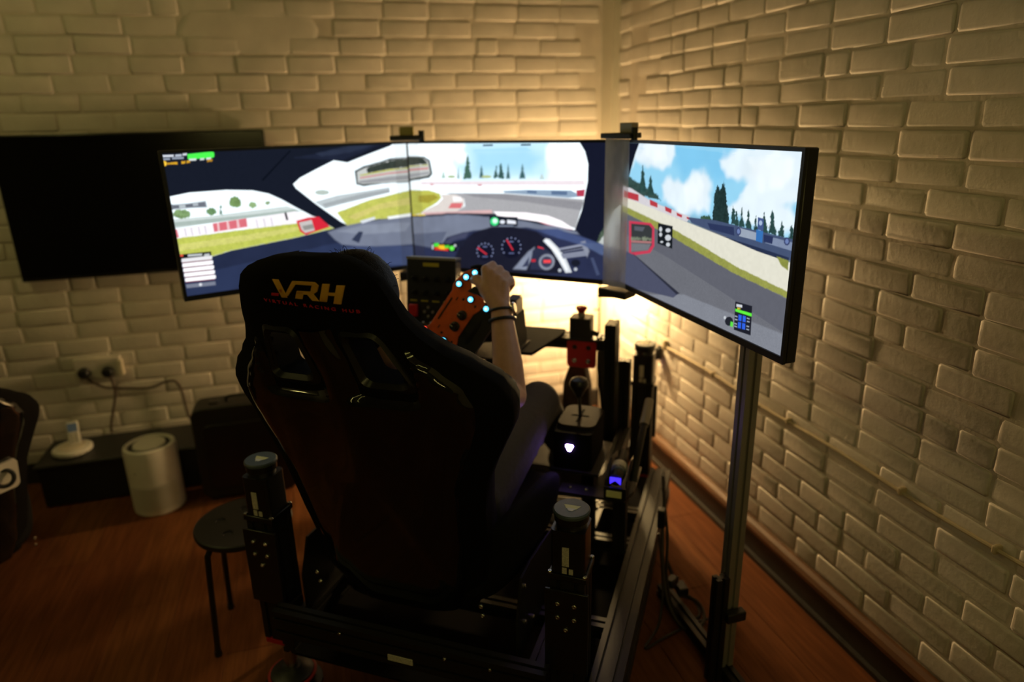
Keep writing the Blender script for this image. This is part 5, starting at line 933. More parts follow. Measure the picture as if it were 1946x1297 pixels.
part(t, 'wheel_deck_plate', MB().rings([[(a, b, z) for a, b in ((-0.14, 0.05), (0.14, 0.05), (0.18, 0.26), (0.18, 0.34), (-0.18, 0.34), (-0.18, 0.26))] for z in (0.866, 0.876)]), M_FABRIC, bevel=0.002)
rp = part(t, 'red_bracket_plate', MB().rings([[(u, y, v) for u, v in rrect(0.203, 0.307, 0.762, 0.862, 0.012)] for y in (0.262, 0.269)]), M_RED, smooth=30, label='red anodised bracket plate with bolts')
for a, z in ((0.231, 0.836), (0.280, 0.836)): part(t, 'hole', MB().cyl((a, 0.2612, z), (a, 0.264, z), 0.009, n=12), M_BLACK, under=rp)
for a, z in ((0.231, 0.787), (0.280, 0.787)): bolt(t, (a, 0.262, z), (0, -1, 0), 1.3, rp)
part(t, 'pedal_plate', MB().obox((0, 0.60, 0.33), (0.62, 0.30, 0.008), Matrix.Rotation(math.radians(18), 3, 'X')), M_ALU)
part(t, 'shifter_arm', profile(MB(), (0.345, 0.0, 0.28), (0.345, 0.0, 0.56), 0.04, 0.04, X_), M_ALU)
part(t, 'shifter_shelf', MB().box(0.25, 0.40, -0.13, 0.10, 0.56, 0.568), M_ALU)
part(t, 'handbrake_arm', profile(MB(), (0.462, -0.078, 0.28), (0.462, -0.078, 0.52), 0.04, 0.04, X_), M_ALU)
part(t, 'handbrake_shelf', MB().prism([(0.29, -0.19), (0.49, -0.19), (0.51, -0.13), (0.51, 0.03), (0.41, 0.03), (0.39, -0.13), (0.29, -0.13)], lambda a, b: (a, b, 0.52), lambda a, b: (a, b, 0.528)), M_ALU)
for a in (0.32, 0.37): bolt(t, (a, -0.16, 0.528), (0, 0, 1), 0.9)

part(t, 'upper_rail', profile(MB(), (0.405, -0.12, 0.50), (0.405, 0.33, 0.50), 0.04, 0.04, X_), M_ALU)
# pedals
t = thing('pedal_set', 'black pedal set on the sloping plate in front of the driver', 'pedals', (0, 0.55, 0.34))
for a in (-0.16, 0.02, 0.17):
    part(t, 'pedal_arm', MB().obox((a, 0.50, 0.42), (0.018, 0.012, 0.16), Matrix.Rotation(math.radians(28), 3, 'X')), M_ALU)
    part(t, 'pedal_face', MB().obox((a, 0.455, 0.49), (0.06, 0.008, 0.09), Matrix.Rotation(math.radians(28), 3, 'X')), M_ALUGREY, bevel=0.003)
part(t, 'pedal_tower', MB().rings([[(0.150, b, 0.40), (0.270, b, 0.40), (0.262, b, 0.64), (0.245, b, 0.725), (0.190, b, 0.735), (0.165, b, 0.66)] for b in (0.36, 0.42)]), M_TOWER, bevel=0.006)
part(t, 'heel_plate', MB().obox((0, 0.48, 0.300), (0.50, 0.16, 0.006), Matrix.Rotation(math.radians(18), 3, 'X')), M_ALU)

# ================================================================== four motion actuators
def make_actuator(a, b, label):
    t = thing('motion_actuator', label, 'actuator', (a, b, 0), group='motion actuators at the rig corners')
    out = 1 if a > 0 else -1; fr = -1 if b < 0 else 1
    part(t, 'foot_pad', MB().lathe([(0.001, 0), (0.085, 0), (0.085, 0.008), (0.06, 0.012), (0.001, 0.012)], (a, b, 0)), M_BLACK)
    f = part(t, 'foot_cup', MB().lathe([(0.001, 0.012), (0.062, 0.012), (0.066, 0.03), (0.062, 0.05), (0.045, 0.055), (0.028, 0.07), (0.001, 0.07)], (a, b, 0)), M_BLACK)
    part(t, 'red_ring', MB().torus((a, b, 0.042), Z_, 0.066, 0.005), M_REDRUB, under=f)
    part(t, 'rod', MB().cyl((a, b, 0.06), (a, b, 0.20), 0.019), M_STEEL)
    part(t, 'housing', profile(MB(), (a, b, 0.195), (a, b, 0.60), 0.082, 0.082, X_, 2, 2), M_ALU)
    part(t, 'red_collar', MB().box(a-0.041, a+0.041, b-0.041, b+0.041, 0.176, 0.195), M_RED, bevel=0.003)
    pl = part(t, 'bracket_plate', MB().box(a-0.052, a+0.052, b+fr*0.043, b+fr*0.051, 0.33, 0.56), M_SATIN, bevel=0.002)
    for da, z in ((-0.020, 0.525), (0.020, 0.525), (-0.020, 0.487), (0.020, 0.487), (0.0, 0.455)): bolt(t, (a+da, b+fr*0.051, z), (0, fr, 0), 0.85, pl)
    part(t, 'mount_arm', MB().box(min(a, out*0.366), max(a, out*0.366), b-0.03, b+0.03, 0.24, 0.31), M_ALU)
    part(t, 'motor_flange', MB().box(a-0.046, a+0.046, b-0.046, b+0.046, 0.585, 0.600), M_SATIN, bevel=0.002)
    m = part(t, 'motor', MB().rings([[(a+u, b+v, z) for u, v in rrect(-0.040, 0.040, -0.040, 0.040, 0.012)] for z in (0.600, 0.712)]), M_SATIN, smooth=30)
    part(t, 'rating_label', MB().box(a-0.012, a+0.004, b-0.0415, b-0.0395, 0.622, 0.672), M_LABEL, under=m)
    part(t, 'rating_label', MB().box(a-0.012, a-0.001, b-0.0415, b-0.0395, 0.602, 0.618), M_LABEL, under=m)
    part(t, 'rating_label', MB().box(a+0.004, a+0.014, b-0.0415, b-0.0395, 0.602, 0.616), M_LABEL, under=m)
    for u, v in ((-1, -1), (1, -1), (1, 1), (-1, 1)): bolt(t, (a+u*0.041, b+v*0.041, 0.600), Z_, 0.8)
    part(t, 'motor_neck', MB().lathe([(0.001, 0.712), (0.036, 0.712), (0.034, 0.722), (0.040, 0.726), (0.040, 0.744), (0.001, 0.744)], (a, b, 0)), M_SATIN)
    c = part(t, 'motor_cap', MB().lathe([(0.001, 0.744), (0.043, 0.744), (0.043, 0.750), (0.040, 0.753), (0.001, 0.753)], (a, b, 0), 32), M_CAP)
    part(t, 'cap_emblem', MB().rings([[(a-0.020, b+0.010, z), (a+0.020, b+0.010, z), (a+0.012, b-0.006, z), (a-0.012, b-0.006, z)] for z in (0.7525, 0.7536)]), M_CAPMARK, under=c)
    part(t, 'cap_emblem', MB().rings([[(a-0.011, b-0.004, z), (a+0.011, b-0.004, z), (a+0.005, b-0.015, z), (a-0.005, b-0.015, z)] for z in (0.7525, 0.7538)]), M_CAPMARK2, under=c)
    return t
make_actuator(0.437, -0.622, 'motion actuator with blue-grey cap right behind the seat, nearest the viewer')
make_actuator(-0.415, -0.622, 'motion actuator with blue-grey cap left of the seat by the stool')
make_actuator(0.428, 0.622, 'dark motion actuator standing in the bright glow near the right wall')
make_actuator(-0.428, 0.622, 'dark motion actuator hidden in front of the seat on the left')

# ================================================================== steering wheel and its base
TW = math.radians(15); EU = Vector((0, math.sin(TW), math.cos(TW))); EA = Vector((1, 0, 0)); ND = Vector((0, -math.cos(TW), math.sin(TW)))
RHO = math.radians(58); WU = EA*math.cos(RHO)+EU*math.sin(RHO); WV = EA*-math.sin(RHO)+EU*math.cos(RHO); WC = Vector((-0.015, -0.174, 1.040))
def wp(u, v, d=0.0): return WC+WU*u+WV*v+ND*d
t = thing('steering_wheel', 'orange and black racing steering wheel with glowing blue buttons', 'steering wheel', tuple(WC))
half = [(0.0, 0.066), (0.062, 0.066), (0.078, 0.074), (0.098, 0.072), (0.128, 0.064), (0.150, 0.048), (0.158, 0.036), (0.146, 0.028), (0.136, 0.030), (0.112, 0.030), (0.098, 0.020), (0.094, -0.008), (0.096, -0.030), (0.086, -0.044), (0.062, -0.040), (0.040, -0.030), (0.0, -0.030)]
poly = half+[(-u, v) for u, v in half[-2:0:-1]]
pl = part(t, 'orange_plate', MB().prism(poly, lambda u, v: wp(u, v, 0.0), lambda u, v: wp(u, v, 0.010)), M_ORANGE, bevel=0.0015, smooth=30)
part(t, 'rev_light_slot', MB().prism(rrect(-0.034, 0.044, 0.050, 0.055, 0.002, 2), lambda u, v: wp(u, v, 0.009), lambda u, v: wp(u, v, 0.0108)), M_BLACK, under=pl)
for sg in (-1, 1):
    for (u, v, w2, h2) in ((0.060, 0.020, 0.004, 0.004), (0.064, -0.022, 0.004, 0.003), (0.050, 0.038, 0.006, 0.0015)):
        part(t, 'plate_slot', MB().prism(rrect(sg*u-w2, sg*u+w2, v-h2, v+h2, min(w2, h2)*0.9, 2), lambda u_, v_: wp(u_, v_, 0.009), lambda u_, v_: wp(u_, v_, 0.0108)), M_BLACK, under=pl)
low = [(-0.066, -0.026), (0.066, -0.026), (0.098, -0.042), (0.100, -0.066), (0.078, -0.080), (0.050, -0.100), (-0.050, -0.100), (-0.078, -0.080), (-0.100, -0.066), (-0.098, -0.042)]
part(t, 'lower_plate', MB().prism(low, lambda u, v: wp(u, v, -0.004), lambda u, v: wp(u, v, 0.008)), M_BLACK, bevel=0.0015, smooth=30)
part(t, 'carbon_spar', MB().prism([(-0.03, -0.055), (0.03, -0.055), (0.045, -0.060), (0.03, -0.066), (-0.03, -0.066), (-0.045, -0.060)], lambda u, v: wp(u, v, 0.007), lambda u, v: wp(u, v, 0.0095)), M_SATIN)
for sg in (-1, 1):
    k = part(t, 'rotary_knob', MB().lathe([(0.015, 0.008), (0.015, 0.012), (0.0105, 0.014), (0.0105, 0.028), (0.0095, 0.030), (0.001, 0.030)], wp(sg*0.020, -0.004), 16, ND), M_BLACK)
    part(t, 'knob_pointer', MB().prism(rrect(sg*0.020-0.0008, sg*0.020+0.0008, -0.004, 0.006, 0.0006, 1), lambda u, v: wp(u, v, 0.0295), lambda u, v: wp(u, v, 0.0308)), M_WHITE, under=k)
    # hand grip: a curved, padded handle
    part(t, 'grip', MB().tube([wp(sg*0.140, 0.050, -0.006), wp(sg*0.156, 0.034, -0.008), wp(sg*0.160, 0.010, -0.010), wp(sg*0.154, -0.020, -0.010), wp(sg*0.140, -0.048, -0.008), wp(sg*0.112, -0.066, -0.002), wp(sg*0.090, -0.066, 0.0)], 0.0165, n=14, smooth=5), M_SUEDE, smooth=180)
    part(t, 'shift_paddle', MB().prism(rrect(min(sg*0.05, sg*0.13), max(sg*0.05, sg*0.13), -0.012, 0.030, 0.010, 3), lambda u, v: wp(u, v, -0.050), lambda u, v: wp(u, v, -0.045)), M_SATIN)
    part(t, 'thumb_switch', MB().prism([(sg*0.088, 0.022), (sg*0.112, 0.012), (sg*0.118, -0.012), (sg*0.102, -0.020), (sg*0.094, 0.0)], lambda u, v: wp(u, v, 0.006), lambda u, v: wp(u, v, 0.020)), M_BLACK, bevel=0.002)
    for (u, v) in ((0.145, 0.034), (0.119, 0.049), (0.090, 0.056), (0.074, 0.0), (0.080, -0.055)):
        b = part(t, 'button', MB().lathe([(0.0115, 0.004), (0.0115, 0.016), (0.0095, 0.018), (0.0078, 0.016), (0.001, 0.016)], wp(sg*u, v), 14, ND), M_BLACK)
        l = part(t, 'button_light', MB().lathe([(0.0076, 0.014), (0.0076, 0.0178), (0.006, 0.0192), (0.001, 0.0198)], wp(sg*u, v), 14, ND), M_LED, under=b)
        part(t, 'light_core', MB().lathe([(0.0042, 0.0185), (0.0042, 0.0202), (0.001, 0.0206)], wp(sg*u, v), 10, ND), M_LEDCORE, under=b)
b = part(t, 'button', MB().lathe([(0.0095, 0.004), (0.0095, 0.014), (0.001, 0.014)], wp(-0.082, 0.070), 12, ND), M_BLACK)
part(t, 'button_light', MB().lathe([(0.0070, 0.012), (0.0070, 0.016), (0.001, 0.018)], wp(-0.082, 0.070), 12, ND), M_LEDRED, under=b)
part(t, 'hub', MB().lathe([(0.050, -0.030), (0.050, -0.002), (0.001, -0.002)], WC, 24, ND), M_BLACK)
part(t, 'quick_release', MB().lathe([(0.032, -0.115), (0.038, -0.08), (0.038, -0.03), (0.001, -0.03)], WC, 24, ND), M_ALU)
t = thing('wheel_base', 'black direct drive motor behind the steering wheel', 'wheel base', (0.0, 0.10, 0.88))
wb = WC-ND*0.11
part(t, 'motor_body', MB().lathe([(0.03, 0.0), (0.062, 0.004), (0.068, 0.015), (0.068, 0.17), (0.062, 0.18), (0.001, 0.18)], wb, 28, -ND), M_SATIN)
for k in range(7): part(t, 'cooling_fin', MB().lathe([(0.066, 0.03+0.02*k), (0.076, 0.032+0.02*k), (0.076, 0.038+0.02*k), (0.066, 0.04+0.02*k)], wb, 28, -ND), M_SATIN)
part(t, 'front_flange', MB().obox(wb-ND*0.008, (0.15, 0.016, 0.13), Matrix.Rotation(TW*-1, 3, 'X')), M_SATIN, bevel=0.004)
for sg in (-1, 1): part(t, 'mount_bracket', MB().prism([(-0.05, 0.876), (0.16, 0.876), (0.13, 1.0), (-0.03, 1.03)], lambda b_, z: (sg*0.082, b_, z), lambda b_, z: (sg*0.090, b_, z)), M_FABRIC)
part(t, 'foot_plate', MB().box(-0.10, 0.10, -0.05, 0.16, 0.876, 0.882), M_ALU)
part(t, 'side_connector', MB().box(0.076, 0.112, -0.02, 0.05, 1.02, 1.07), M_BLACK, bevel=0.004)

# ================================================================== button box left of the wheel
t = thing('button_box', 'black button box with rows of switches beside the steering wheel', 'button box', (-0.19, 0.02, 0.90))
Rb = Matrix.Rotation(math.radians(-8), 3, 'X')
def bb(u, v, d=0.0): return Vector((-0.195, 0.03, 1.045))+Rb @ Vector((u, -d, v))
def bpl(u0, u1, v0, v1, d0, d1): return MB().rings([[bb(u, v, d) for u, v in ((u0, v0), (u1, v0), (u1, v1), (u0, v1))] for d in (d0, d1)])
body = part(t, 'body', bpl(-0.088, 0.088, -0.14, 0.132, -0.03, 0.012), M_BLACK, bevel=0.003)
part(t, 'top_lip', bpl(-0.088, 0.088, 0.126, 0.134, -0.032, 0.014), M_ALUGREY)
part(t, 'title_print', bpl(-0.028, 0.028, 0.104, 0.116, 0.0115, 0.0128), M_YELLOWINK, under=body)
for r_ in range(2):
    for c in range(4): part(t, 'toggle', MB().lathe([(0.011, 0.012), (0.011, 0.015), (0.005, 0.016), (0.004, 0.032), (0.001, 0.033)], bb(-0.060+0.04*c, 0.065-0.046*r_), 10, Rb @ Vector((0, -1, 0))), M_SATIN)
for c in range(4): part(t, 'switch_label', bpl(-0.075+0.04*c, -0.050+0.04*c, -0.012, -0.007, 0.0115, 0.0126), M_YELLOWINK, under=body)
part(t, 'red_guard', bpl(-0.075, -0.045, -0.062, -0.022, 0.01, 0.026), M_RED, bevel=0.003)
for u, v in ((-0.008, -0.03), (-0.008, -0.06), (-0.022, -0.045), (0.008, -0.045)): part(t, 'hat_key', MB().lathe([(0.005, 0.012), (0.005, 0.016), (0.001, 0.017)], bb(u, v), 8, Rb @ Vector((0, -1, 0))), M_ALUGREY)
for c in range(4): part(t, 'lever_switch', MB().tube([bb(-0.065+0.026*c, -0.088, 0.012), bb(-0.065+0.026*c, -0.086, 0.03), bb(-0.065+0.026*c, -0.075, 0.042)], 0.0045, smooth=2), M_ALUGREY)
part(t, 'mount_arm', MB().box(-0.20, -0.17, 0.05, 0.30, 0.865, 0.885).box(-0.20, -0.17, 0.05, 0.07, 0.885, 0.98), M_ALU)

# ================================================================== emergency stop, shifter, handbrake
t = thing('emergency_stop', 'black emergency stop box with a red push button above the red plate', 'stop button', (0.245, 0.29, 0.866))
part(t, 'box', MB().rings([[(u, v, z) for u, v in rrect(0.212, 0.286, 0.255, 0.325, 0.008)] for z in (0.866, 0.942)]), M_BLACK, smooth=30, bevel=0.003)
part(t, 'collar', MB().cyl((0.248, 0.29, 0.942), (0.248, 0.29, 0.956), 0.012), M_ALUGREY)
part(t, 'mushroom_button', MB().lathe([(0.010, 0.956), (0.012, 0.958), (0.019, 0.968), (0.020, 0.974), (0.016, 0.977), (0.001, 0.977)], (0.248, 0.29, 0)), M_REDRUB)
part(t, 'base_flange', MB().box(0.20, 0.315, 0.25, 0.33, 0.862, 0.870), M_BLACK, bevel=0.002)
part(t, 'cable_gland', MB().cyl((0.286, 0.29, 0.885), (0.31, 0.29, 0.878), 0.009), M_CABLE)

t = thing('gear_shifter', 'gear shifter with black ball knob above a pale gate plate', 'gear shifter', (0.31, -0.02, 0.57))
sb = part(t, 'body', MB().rings([[(a, b, z) for a, b in rrect(0.253, 0.375, -0.12, 0.09, 0.015)] for z in (0.568, 0.690)]), M_FABRIC, smooth=30)
part(t, 'gate_plate', MB().rings([[(a, b, z) for a, b in rrect(0.254, 0.374, -0.075, 0.085, 0.028)] for z in (0.690, 0.696)]), M_PLATE, smooth=30)
part(t, 'gate_slot', MB().box(0.309, 0.317, -0.045, 0.055, 0.6955, 0.6968).box(0.285, 0.341, 0.001, 0.008, 0.6955, 0.6968), M_FABRIC)
part(t, 'shaft', MB().tube([(0.313, 0.0, 0.69), (0.310, 0.006, 0.73), (0.306, 0.012, 0.775)], 0.0055), M_SATIN)
part(t, 'knob', MB().lathe([(0.009, -0.042), (0.013, -0.034), (0.019, -0.022), (0.030, -0.004), (0.031, 0.006), (0.026, 0.018), (0.012, 0.026), (0.001, 0.027)], (0.305, 0.014, 0.797), 24), M_SATIN)
lz = 0.642
part(t, 'triangle_light', MB().rings([[(a, b, z) for a, z in ((0.298, lz+0.010), (0.318, lz+0.010), (0.320, lz+0.005), (0.312, lz-0.011), (0.304, lz-0.011), (0.296, lz+0.005))] for b in (-0.1195, -0.1225)]), M_LEDVIO, under=sb, label='glowing violet-white triangle')

t = thing('handbrake', 'black hydraulic handbrake with lever and blue light on the right rail', 'handbrake', (0.47, 0.05, 0.478))
t.o.location = wor(0.462, -0.078, 0.528)
part(t, 'side_cheek', MB().prism([(-0.05, 0.478), (0.16, 0.478), (0.15, 0.53), (0.04, 0.56), (-0.04, 0.53)], lambda b, z: (0.437, b, z), lambda b, z: (0.442, b, z)), M_ALU)
part(t, 'side_cheek', MB().prism([(-0.05, 0.478), (0.16, 0.478), (0.15, 0.53), (0.04, 0.56), (-0.04, 0.53)], lambda b, z: (0.497, b, z), lambda b, z: (0.502, b, z)), M_ALU)
cy = part(t, 'master_cylinder', MB().lathe([(0.001, -0.02), (0.020, -0.02), (0.022, 0.0), (0.022, 0.07), (0.016, 0.075), (0.016, 0.12), (0.001, 0.12)], (0.468, -0.02, 0.533), 20, (0, 1, 0.15)), M_SATIN)
part(t, 'pale_band', MB().lathe([(0.0225, 0.028), (0.0235, 0.030), (0.0235, 0.052), (0.0225, 0.054)], (0.468, -0.02, 0.533), 20, (0, 1, 0.15)), M_LABEL, under=cy)
part(t, 'grey_band', MB().lathe([(0.0225, 0.008), (0.0235, 0.010), (0.0235, 0.022), (0.0225, 0.024)], (0.468, -0.02, 0.533), 20, (0, 1, 0.15)), M_CAP, under=cy)
part(t, 'blue_light', MB().rings([[(0.452, b, 0.540), (0.484, b, 0.540), (0.484, b, 0.520), (0.468, b, 0.532), (0.452, b, 0.520)] for b in (-0.048, -0.042)]), M_LEDBLUE)
part(t, 'lever', MB().tube([(0.512, 0.02, 0.50), (0.515, 0.06, 0.56), (0.517, 0.12, 0.60), (0.518, 0.17, 0.625)], 0.011, n=10), M_SATIN)
part(t, 'lever_grip', MB().tube([(0.518, 0.165, 0.622), (0.519, 0.215, 0.645), (0.520, 0.265, 0.665)], 0.015, n=12), M_ALUGREY)
part(t, 'front_label', MB().box(0.445, 0.49, -0.064, -0.0605, 0.485, 0.505), M_CAPMARK)
part(t, 'front_plate', MB().box(0.437, 0.502, -0.0605, -0.054, 0.478, 0.515), M_SATIN)

# ================================================================== loose cables by the right rail
t = thing('cable_bundle', 'tangled black cables hanging off the right rail to the floor', 'cable', (0.60, -0.08, 0.0))
def cable(pts, r): part(t, 'cable', MB().tube(pts, r, n=7), M_CABLE)
cable([(0.565, 0.18, 0.42), (0.58, 0.10, 0.36), (0.59, 0.02, 0.22), (0.62, -0.04, 0.09), (0.68, -0.06, 0.012), (0.735, -0.02, 0.014), (0.72, 0.05, 0.03), (0.65, 0.06, 0.07), (0.60, 0.08, 0.16)], 0.006)
cable([(0.57, 0.14, 0.40), (0.60, 0.05, 0.28), (0.61, 0.0, 0.14), (0.65, -0.02, 0.03), (0.72, 0.01, 0.012), (0.70, 0.09, 0.010), (0.63, 0.10, 0.012)], 0.005)
cable([(0.575, 0.02, 0.30), (0.60, -0.02, 0.15), (0.60, -0.08, 0.03), (0.57, -0.18, 0.010), (0.62, -0.12, 0.010), (0.70, -0.03, 0.012), (0.76, 0.02, 0.010)], 0.0045)
part(t, 'cable_plug', MB().obox((0.655, 0.045, 0.085), (0.035, 0.05, 0.03), Matrix.Rotation(0.5, 3, 'Z')), M_BLACK, bevel=0.005)
part(t, 'cable_plug', MB().obox((0.625, 0.02, 0.125), (0.03, 0.045, 0.028), Matrix.Rotation(-0.4, 3, 'Z')), M_BLACK, bevel=0.005)
part(t, 'cable_plug', MB().obox((0.578, 0.06, 0.335), (0.026, 0.03, 0.07), Matrix.Rotation(0.1, 3, 'X')), M_BLACK, bevel=0.005)

# ================================================================== the driver
def remesh(o, vox, it=6):
    md = o.modifiers.new('remesh', 'REMESH'); md.mode = 'VOXEL'; md.voxel_size = vox; md.use_smooth_shade = True
    sm = o.modifiers.new('smooth', 'SMOOTH'); sm.factor = 0.5; sm.iterations = it
t = thing('person', 'driver with black hair seated in the bucket seat, right hand on the wheel', 'person', (0, -0.42, 0.49))
body = MB()
V = Vector
pelvis, belly, chest = V((0, -0.40, 0.585)), V((0, -0.47, 0.72)), V((0, -0.545, 0.89))
for sg in (-1, 1):
    body.capsule(pelvis+V((sg*0.07, 0, 0)), 0.10, belly+V((sg*0.05, 0, 0)), 0.10); body.capsule(belly+V((sg*0.05, 0, 0)), 0.10, chest+V((sg*0.08, 0, 0)), 0.105)
    body.capsule(chest+V((sg*0.08, 0, 0.02)), 0.10, V((sg*0.150, -0.585, 1.000)), 0.060)
body.capsule(chest, 0.11, V((0, -0.60, 1.02)), 0.075); body.capsule(V((0, -0.605, 1.02)), 0.062, V((-0.028, -0.64, 1.155)), 0.055)
HC = V((-0.040, -0.655, 1.212))
body.sphere(HC+V((0, -0.012, 0.012)), 0.1, (0.80, 0.98, 0.98)); body.capsule(HC+V((0, 0.03, -0.05)), 0.055, HC+V((0, 0.055, -0.085)), 0.034)     # skull, jaw
body.capsule(HC+V((0, 0.085, 0.012)), 0.010, HC+V((0, 0.104, -0.022)), 0.013)                                                                 # nose
body.capsule(HC+V((-0.02, 0.084, -0.055)), 0.008, HC+V((0.02, 0.084, -0.055)), 0.008)                                                         # lips
for sg in (-1, 1):
    body.sphere(HC+V((sg*0.083, -0.008, -0.015)), 0.028, (0.35, 0.6, 1.1)); body.sphere(HC+V((sg*0.032, 0.078, 0.022)), 0.014)
ELB_R, WR_R = V((0.186, -0.298, 0.872)), V((0.130, -0.208, 1.094))
ELB_L, WR_L = V((-0.27, -0.34, 0.85)), V((-0.160, -0.275, 0.905))
for S_, E_, W_ in ((V((0.160, -0.59, 0.985)), ELB_R, WR_R), (V((-0.160, -0.59, 0.985)), ELB_L, WR_L)):
    body.capsule(S_, 0.058, E_, 0.043); m_ = E_.lerp(W_, 0.35); body.capsule(E_, 0.042, m_, 0.043); body.capsule(m_, 0.043, W_, 0.029)
def fist(side, wrist):
    hc = wp(side*0.153, -0.028, -0.009)
    pc = hc+ND*0.034+WU*side*0.004
    body.capsule(wrist, 0.028, pc-WU*side*0.022, 0.030)
    for i, s in enumerate((0.036, 0.012, -0.012, -0.035)):
        L = (1.0, 1.06, 1.0, 0.86)[i]
        k0 = hc+WV*s+ND*0.036+WU*side*(0.020*L); k1 = hc+WV*s+ND*0.006+WU*side*(0.036*L+0.002); k2 = hc+WV*s-ND*0.024+WU*side*(0.026*L); k3 = hc+WV*(s*0.95)-ND*0.032+WU*side*(0.000)
        body.capsule(wrist.lerp(pc, 0.45)+WV*s*0.55, 0.022, k0, 0.0150)
        body.capsule(k0, 0.0142, k1, 0.0128, n=12); body.capsule(k1, 0.0128, k2, 0.0112, n=12); body.capsule(k2, 0.0112, k3, 0.0098, n=12)
    b0 = wrist.lerp(pc, 0.45)+WV*0.020+ND*0.004; b1 = hc+WV*0.046+ND*0.030-WU*side*0.020; b2 = hc+WV*0.060+ND*0.012-WU*side*0.030; b3 = hc+WV*0.056-ND*0.010-WU*side*0.034
    body.capsule(b0, 0.020, b1, 0.0155); body.capsule(b1, 0.0150, b2, 0.0128); body.capsule(b2, 0.0128, b3, 0.0108)
fist(1, WR_R); fist(-1, WR_L)
HIP = {1: V((0.10, -0.40, 0.585)), -1: V((-0.10, -0.40, 0.585))}
KNEE = {1: V((0.180, -0.020, 0.735)), -1: V((-0.005, 0.07, 0.765))}
ANK = {1: V((0.165, 0.340, 0.420)), -1: V((-0.05, 0.36, 0.420))}
for sg in (-1, 1):
    body.capsule(HIP[sg], 0.090, KNEE[sg], 0.055); body.capsule(KNEE[sg], 0.053, ANK[sg], 0.034)
    body.capsule(ANK[sg]+V((0, -0.02, -0.03)), 0.032, ANK[sg]+V((0, 0.10, 0.05)), 0.030)
o = part(t, 'body', body, M_SKIN, smooth=None); remesh(o, 0.0036, 5); BODY = o
sh = MB()
for sg in (-1, 1):
    sh.capsule(pelvis+V((sg*0.07, 0, 0.03)), 0.108, belly+V((sg*0.05, 0, 0)), 0.108); sh.capsule(belly+V((sg*0.05, 0, 0)), 0.108, chest+V((sg*0.08, 0, 0)), 0.113)
    sh.capsule(chest+V((sg*0.08, 0, 0.02)), 0.108, V((sg*0.150, -0.585, 1.000)), 0.066)
    S_, E_ = V((sg*0.160, -0.59, 0.985)), (ELB_R if sg > 0 else ELB_L)
    sh.capsule(S_, 0.068, S_.lerp(E_, 0.42), 0.062); sh.cyl(S_.lerp(E_, 0.40), S_.lerp(E_, 0.70), 0.063, 0.066)
sh.capsule(chest, 0.118, V((0, -0.60, 1.01)), 0.080)
o = part(t, 'shirt', sh, M_SHIRT, smooth=None); remesh(o, 0.006, 4)
tr = MB()
for sg in (-1, 1):
    tr.capsule(pelvis+V((sg*0.05, 0.0, 0)), 0.108, HIP[sg], 0.104); tr.capsule(HIP[sg], 0.102, HIP[sg].lerp(KNEE[sg], 0.5), 0.086); tr.capsule(HIP[sg].lerp(KNEE[sg], 0.5), 0.086, KNEE[sg], 0.070)
    tr.capsule(KNEE[sg], 0.069, KNEE[sg].lerp(ANK[sg], 0.5), 0.062); tr.cyl(KNEE[sg].lerp(ANK[sg], 0.45), ANK[sg], 0.062, 0.056)
    d = (KNEE[sg]-HIP[sg])                                   # folds in the cloth along the thigh
    for k in range(5):
        f0 = 0.10+0.12*k; c = HIP[sg].lerp(KNEE[sg], f0)
        tr.capsule(c+V((0.050*sg, 0.02, 0.062-0.012*f0)), 0.010, c+V(((0.082-0.014*f0)*sg, 0.05, -0.020)), 0.011, n=10)
o = part(t, 'trousers', tr, M_TROUSER, smooth=None); remesh(o, 0.006, 4)
for sg in (-1, 1):
    s = MB(); a = ANK[sg]
    s.capsule(a+V((0, -0.05, -0.045)), 0.042, a+V((0, 0.06, 0.005)), 0.040); s.capsule(a+V((0, 0.06, 0.005)), 0.040, a+V((0, 0.15, 0.055)), 0.036)
    o = part(t, 'shoe', s, M_BLACK, smooth=None); remesh(o, 0.006, 4)
h = MB(); h.sphere(HC+V((0, -0.022, 0.020)), 0.112, (0.83, 0.95, 0.97)); h.capsule(HC+V((0.03, -0.06, -0.045)), 0.05, HC+V((-0.03, -0.06, -0.045)), 0.05);
hair = part(t, 'hair', h, M_HAIR, smooth=None); remesh(hair, 0.005, 3)
r = random.Random(3); st = MB()
for k in range(90):
    an, el = r.uniform(0, 2*math.pi), r.uniform(0.2, 1.45); d = V((math.cos(an)*math.cos(el)*0.83, math.sin(an)*math.cos(el)*0.95, math.sin(el)*0.97)); p = HC+V((0, -0.022, 0.02))+d*0.110
    q = p+d*r.uniform(0.004, 0.012)+V((r.uniform(-0.01, 0.01), r.uniform(-0.02, 0.005), r.uniform(-0.004, 0.004)))
    st.tube([p-d*0.004, p.lerp(q, 0.6)+d*0.002, q], 0.0005, n=4, smooth=2)
o = part(t, 'loose_hairs', st, M_HAIR, under=hair); o['kind'] = 'stuff'
for sg in (-1, 1):
    e = part(t, 'eye', MB().sphere(HC+V((sg*0.032, 0.088, 0.022)), 0.0085, n=12, m=8), M_WHITE); part(t, 'iris', MB().sphere(HC+V((sg*0.032, 0.0945, 0.022)), 0.0036, n=8, m=6), M_BLACK, under=e)
fa = (WR_R-ELB_R).normalized()
part(t, 'watch_strap', MB().torus(WR_R-fa*0.004, fa, 0.0325, 0.0040, s=0.95), M_BLACK)
wx = (V((1, 0, 0))-fa*fa.x).normalized()
wt = part(t, 'watch', MB().lathe([(0.016, -0.002), (0.017, 0.004), (0.014, 0.008), (0.001, 0.008)], WR_R-fa*0.004+wx*0.034, 20, wx), M_STEEL)
part(t, 'wristband', MB().torus(WR_R-fa*0.032, fa, 0.0372, 0.0046, s=0.96), M_BLACK)

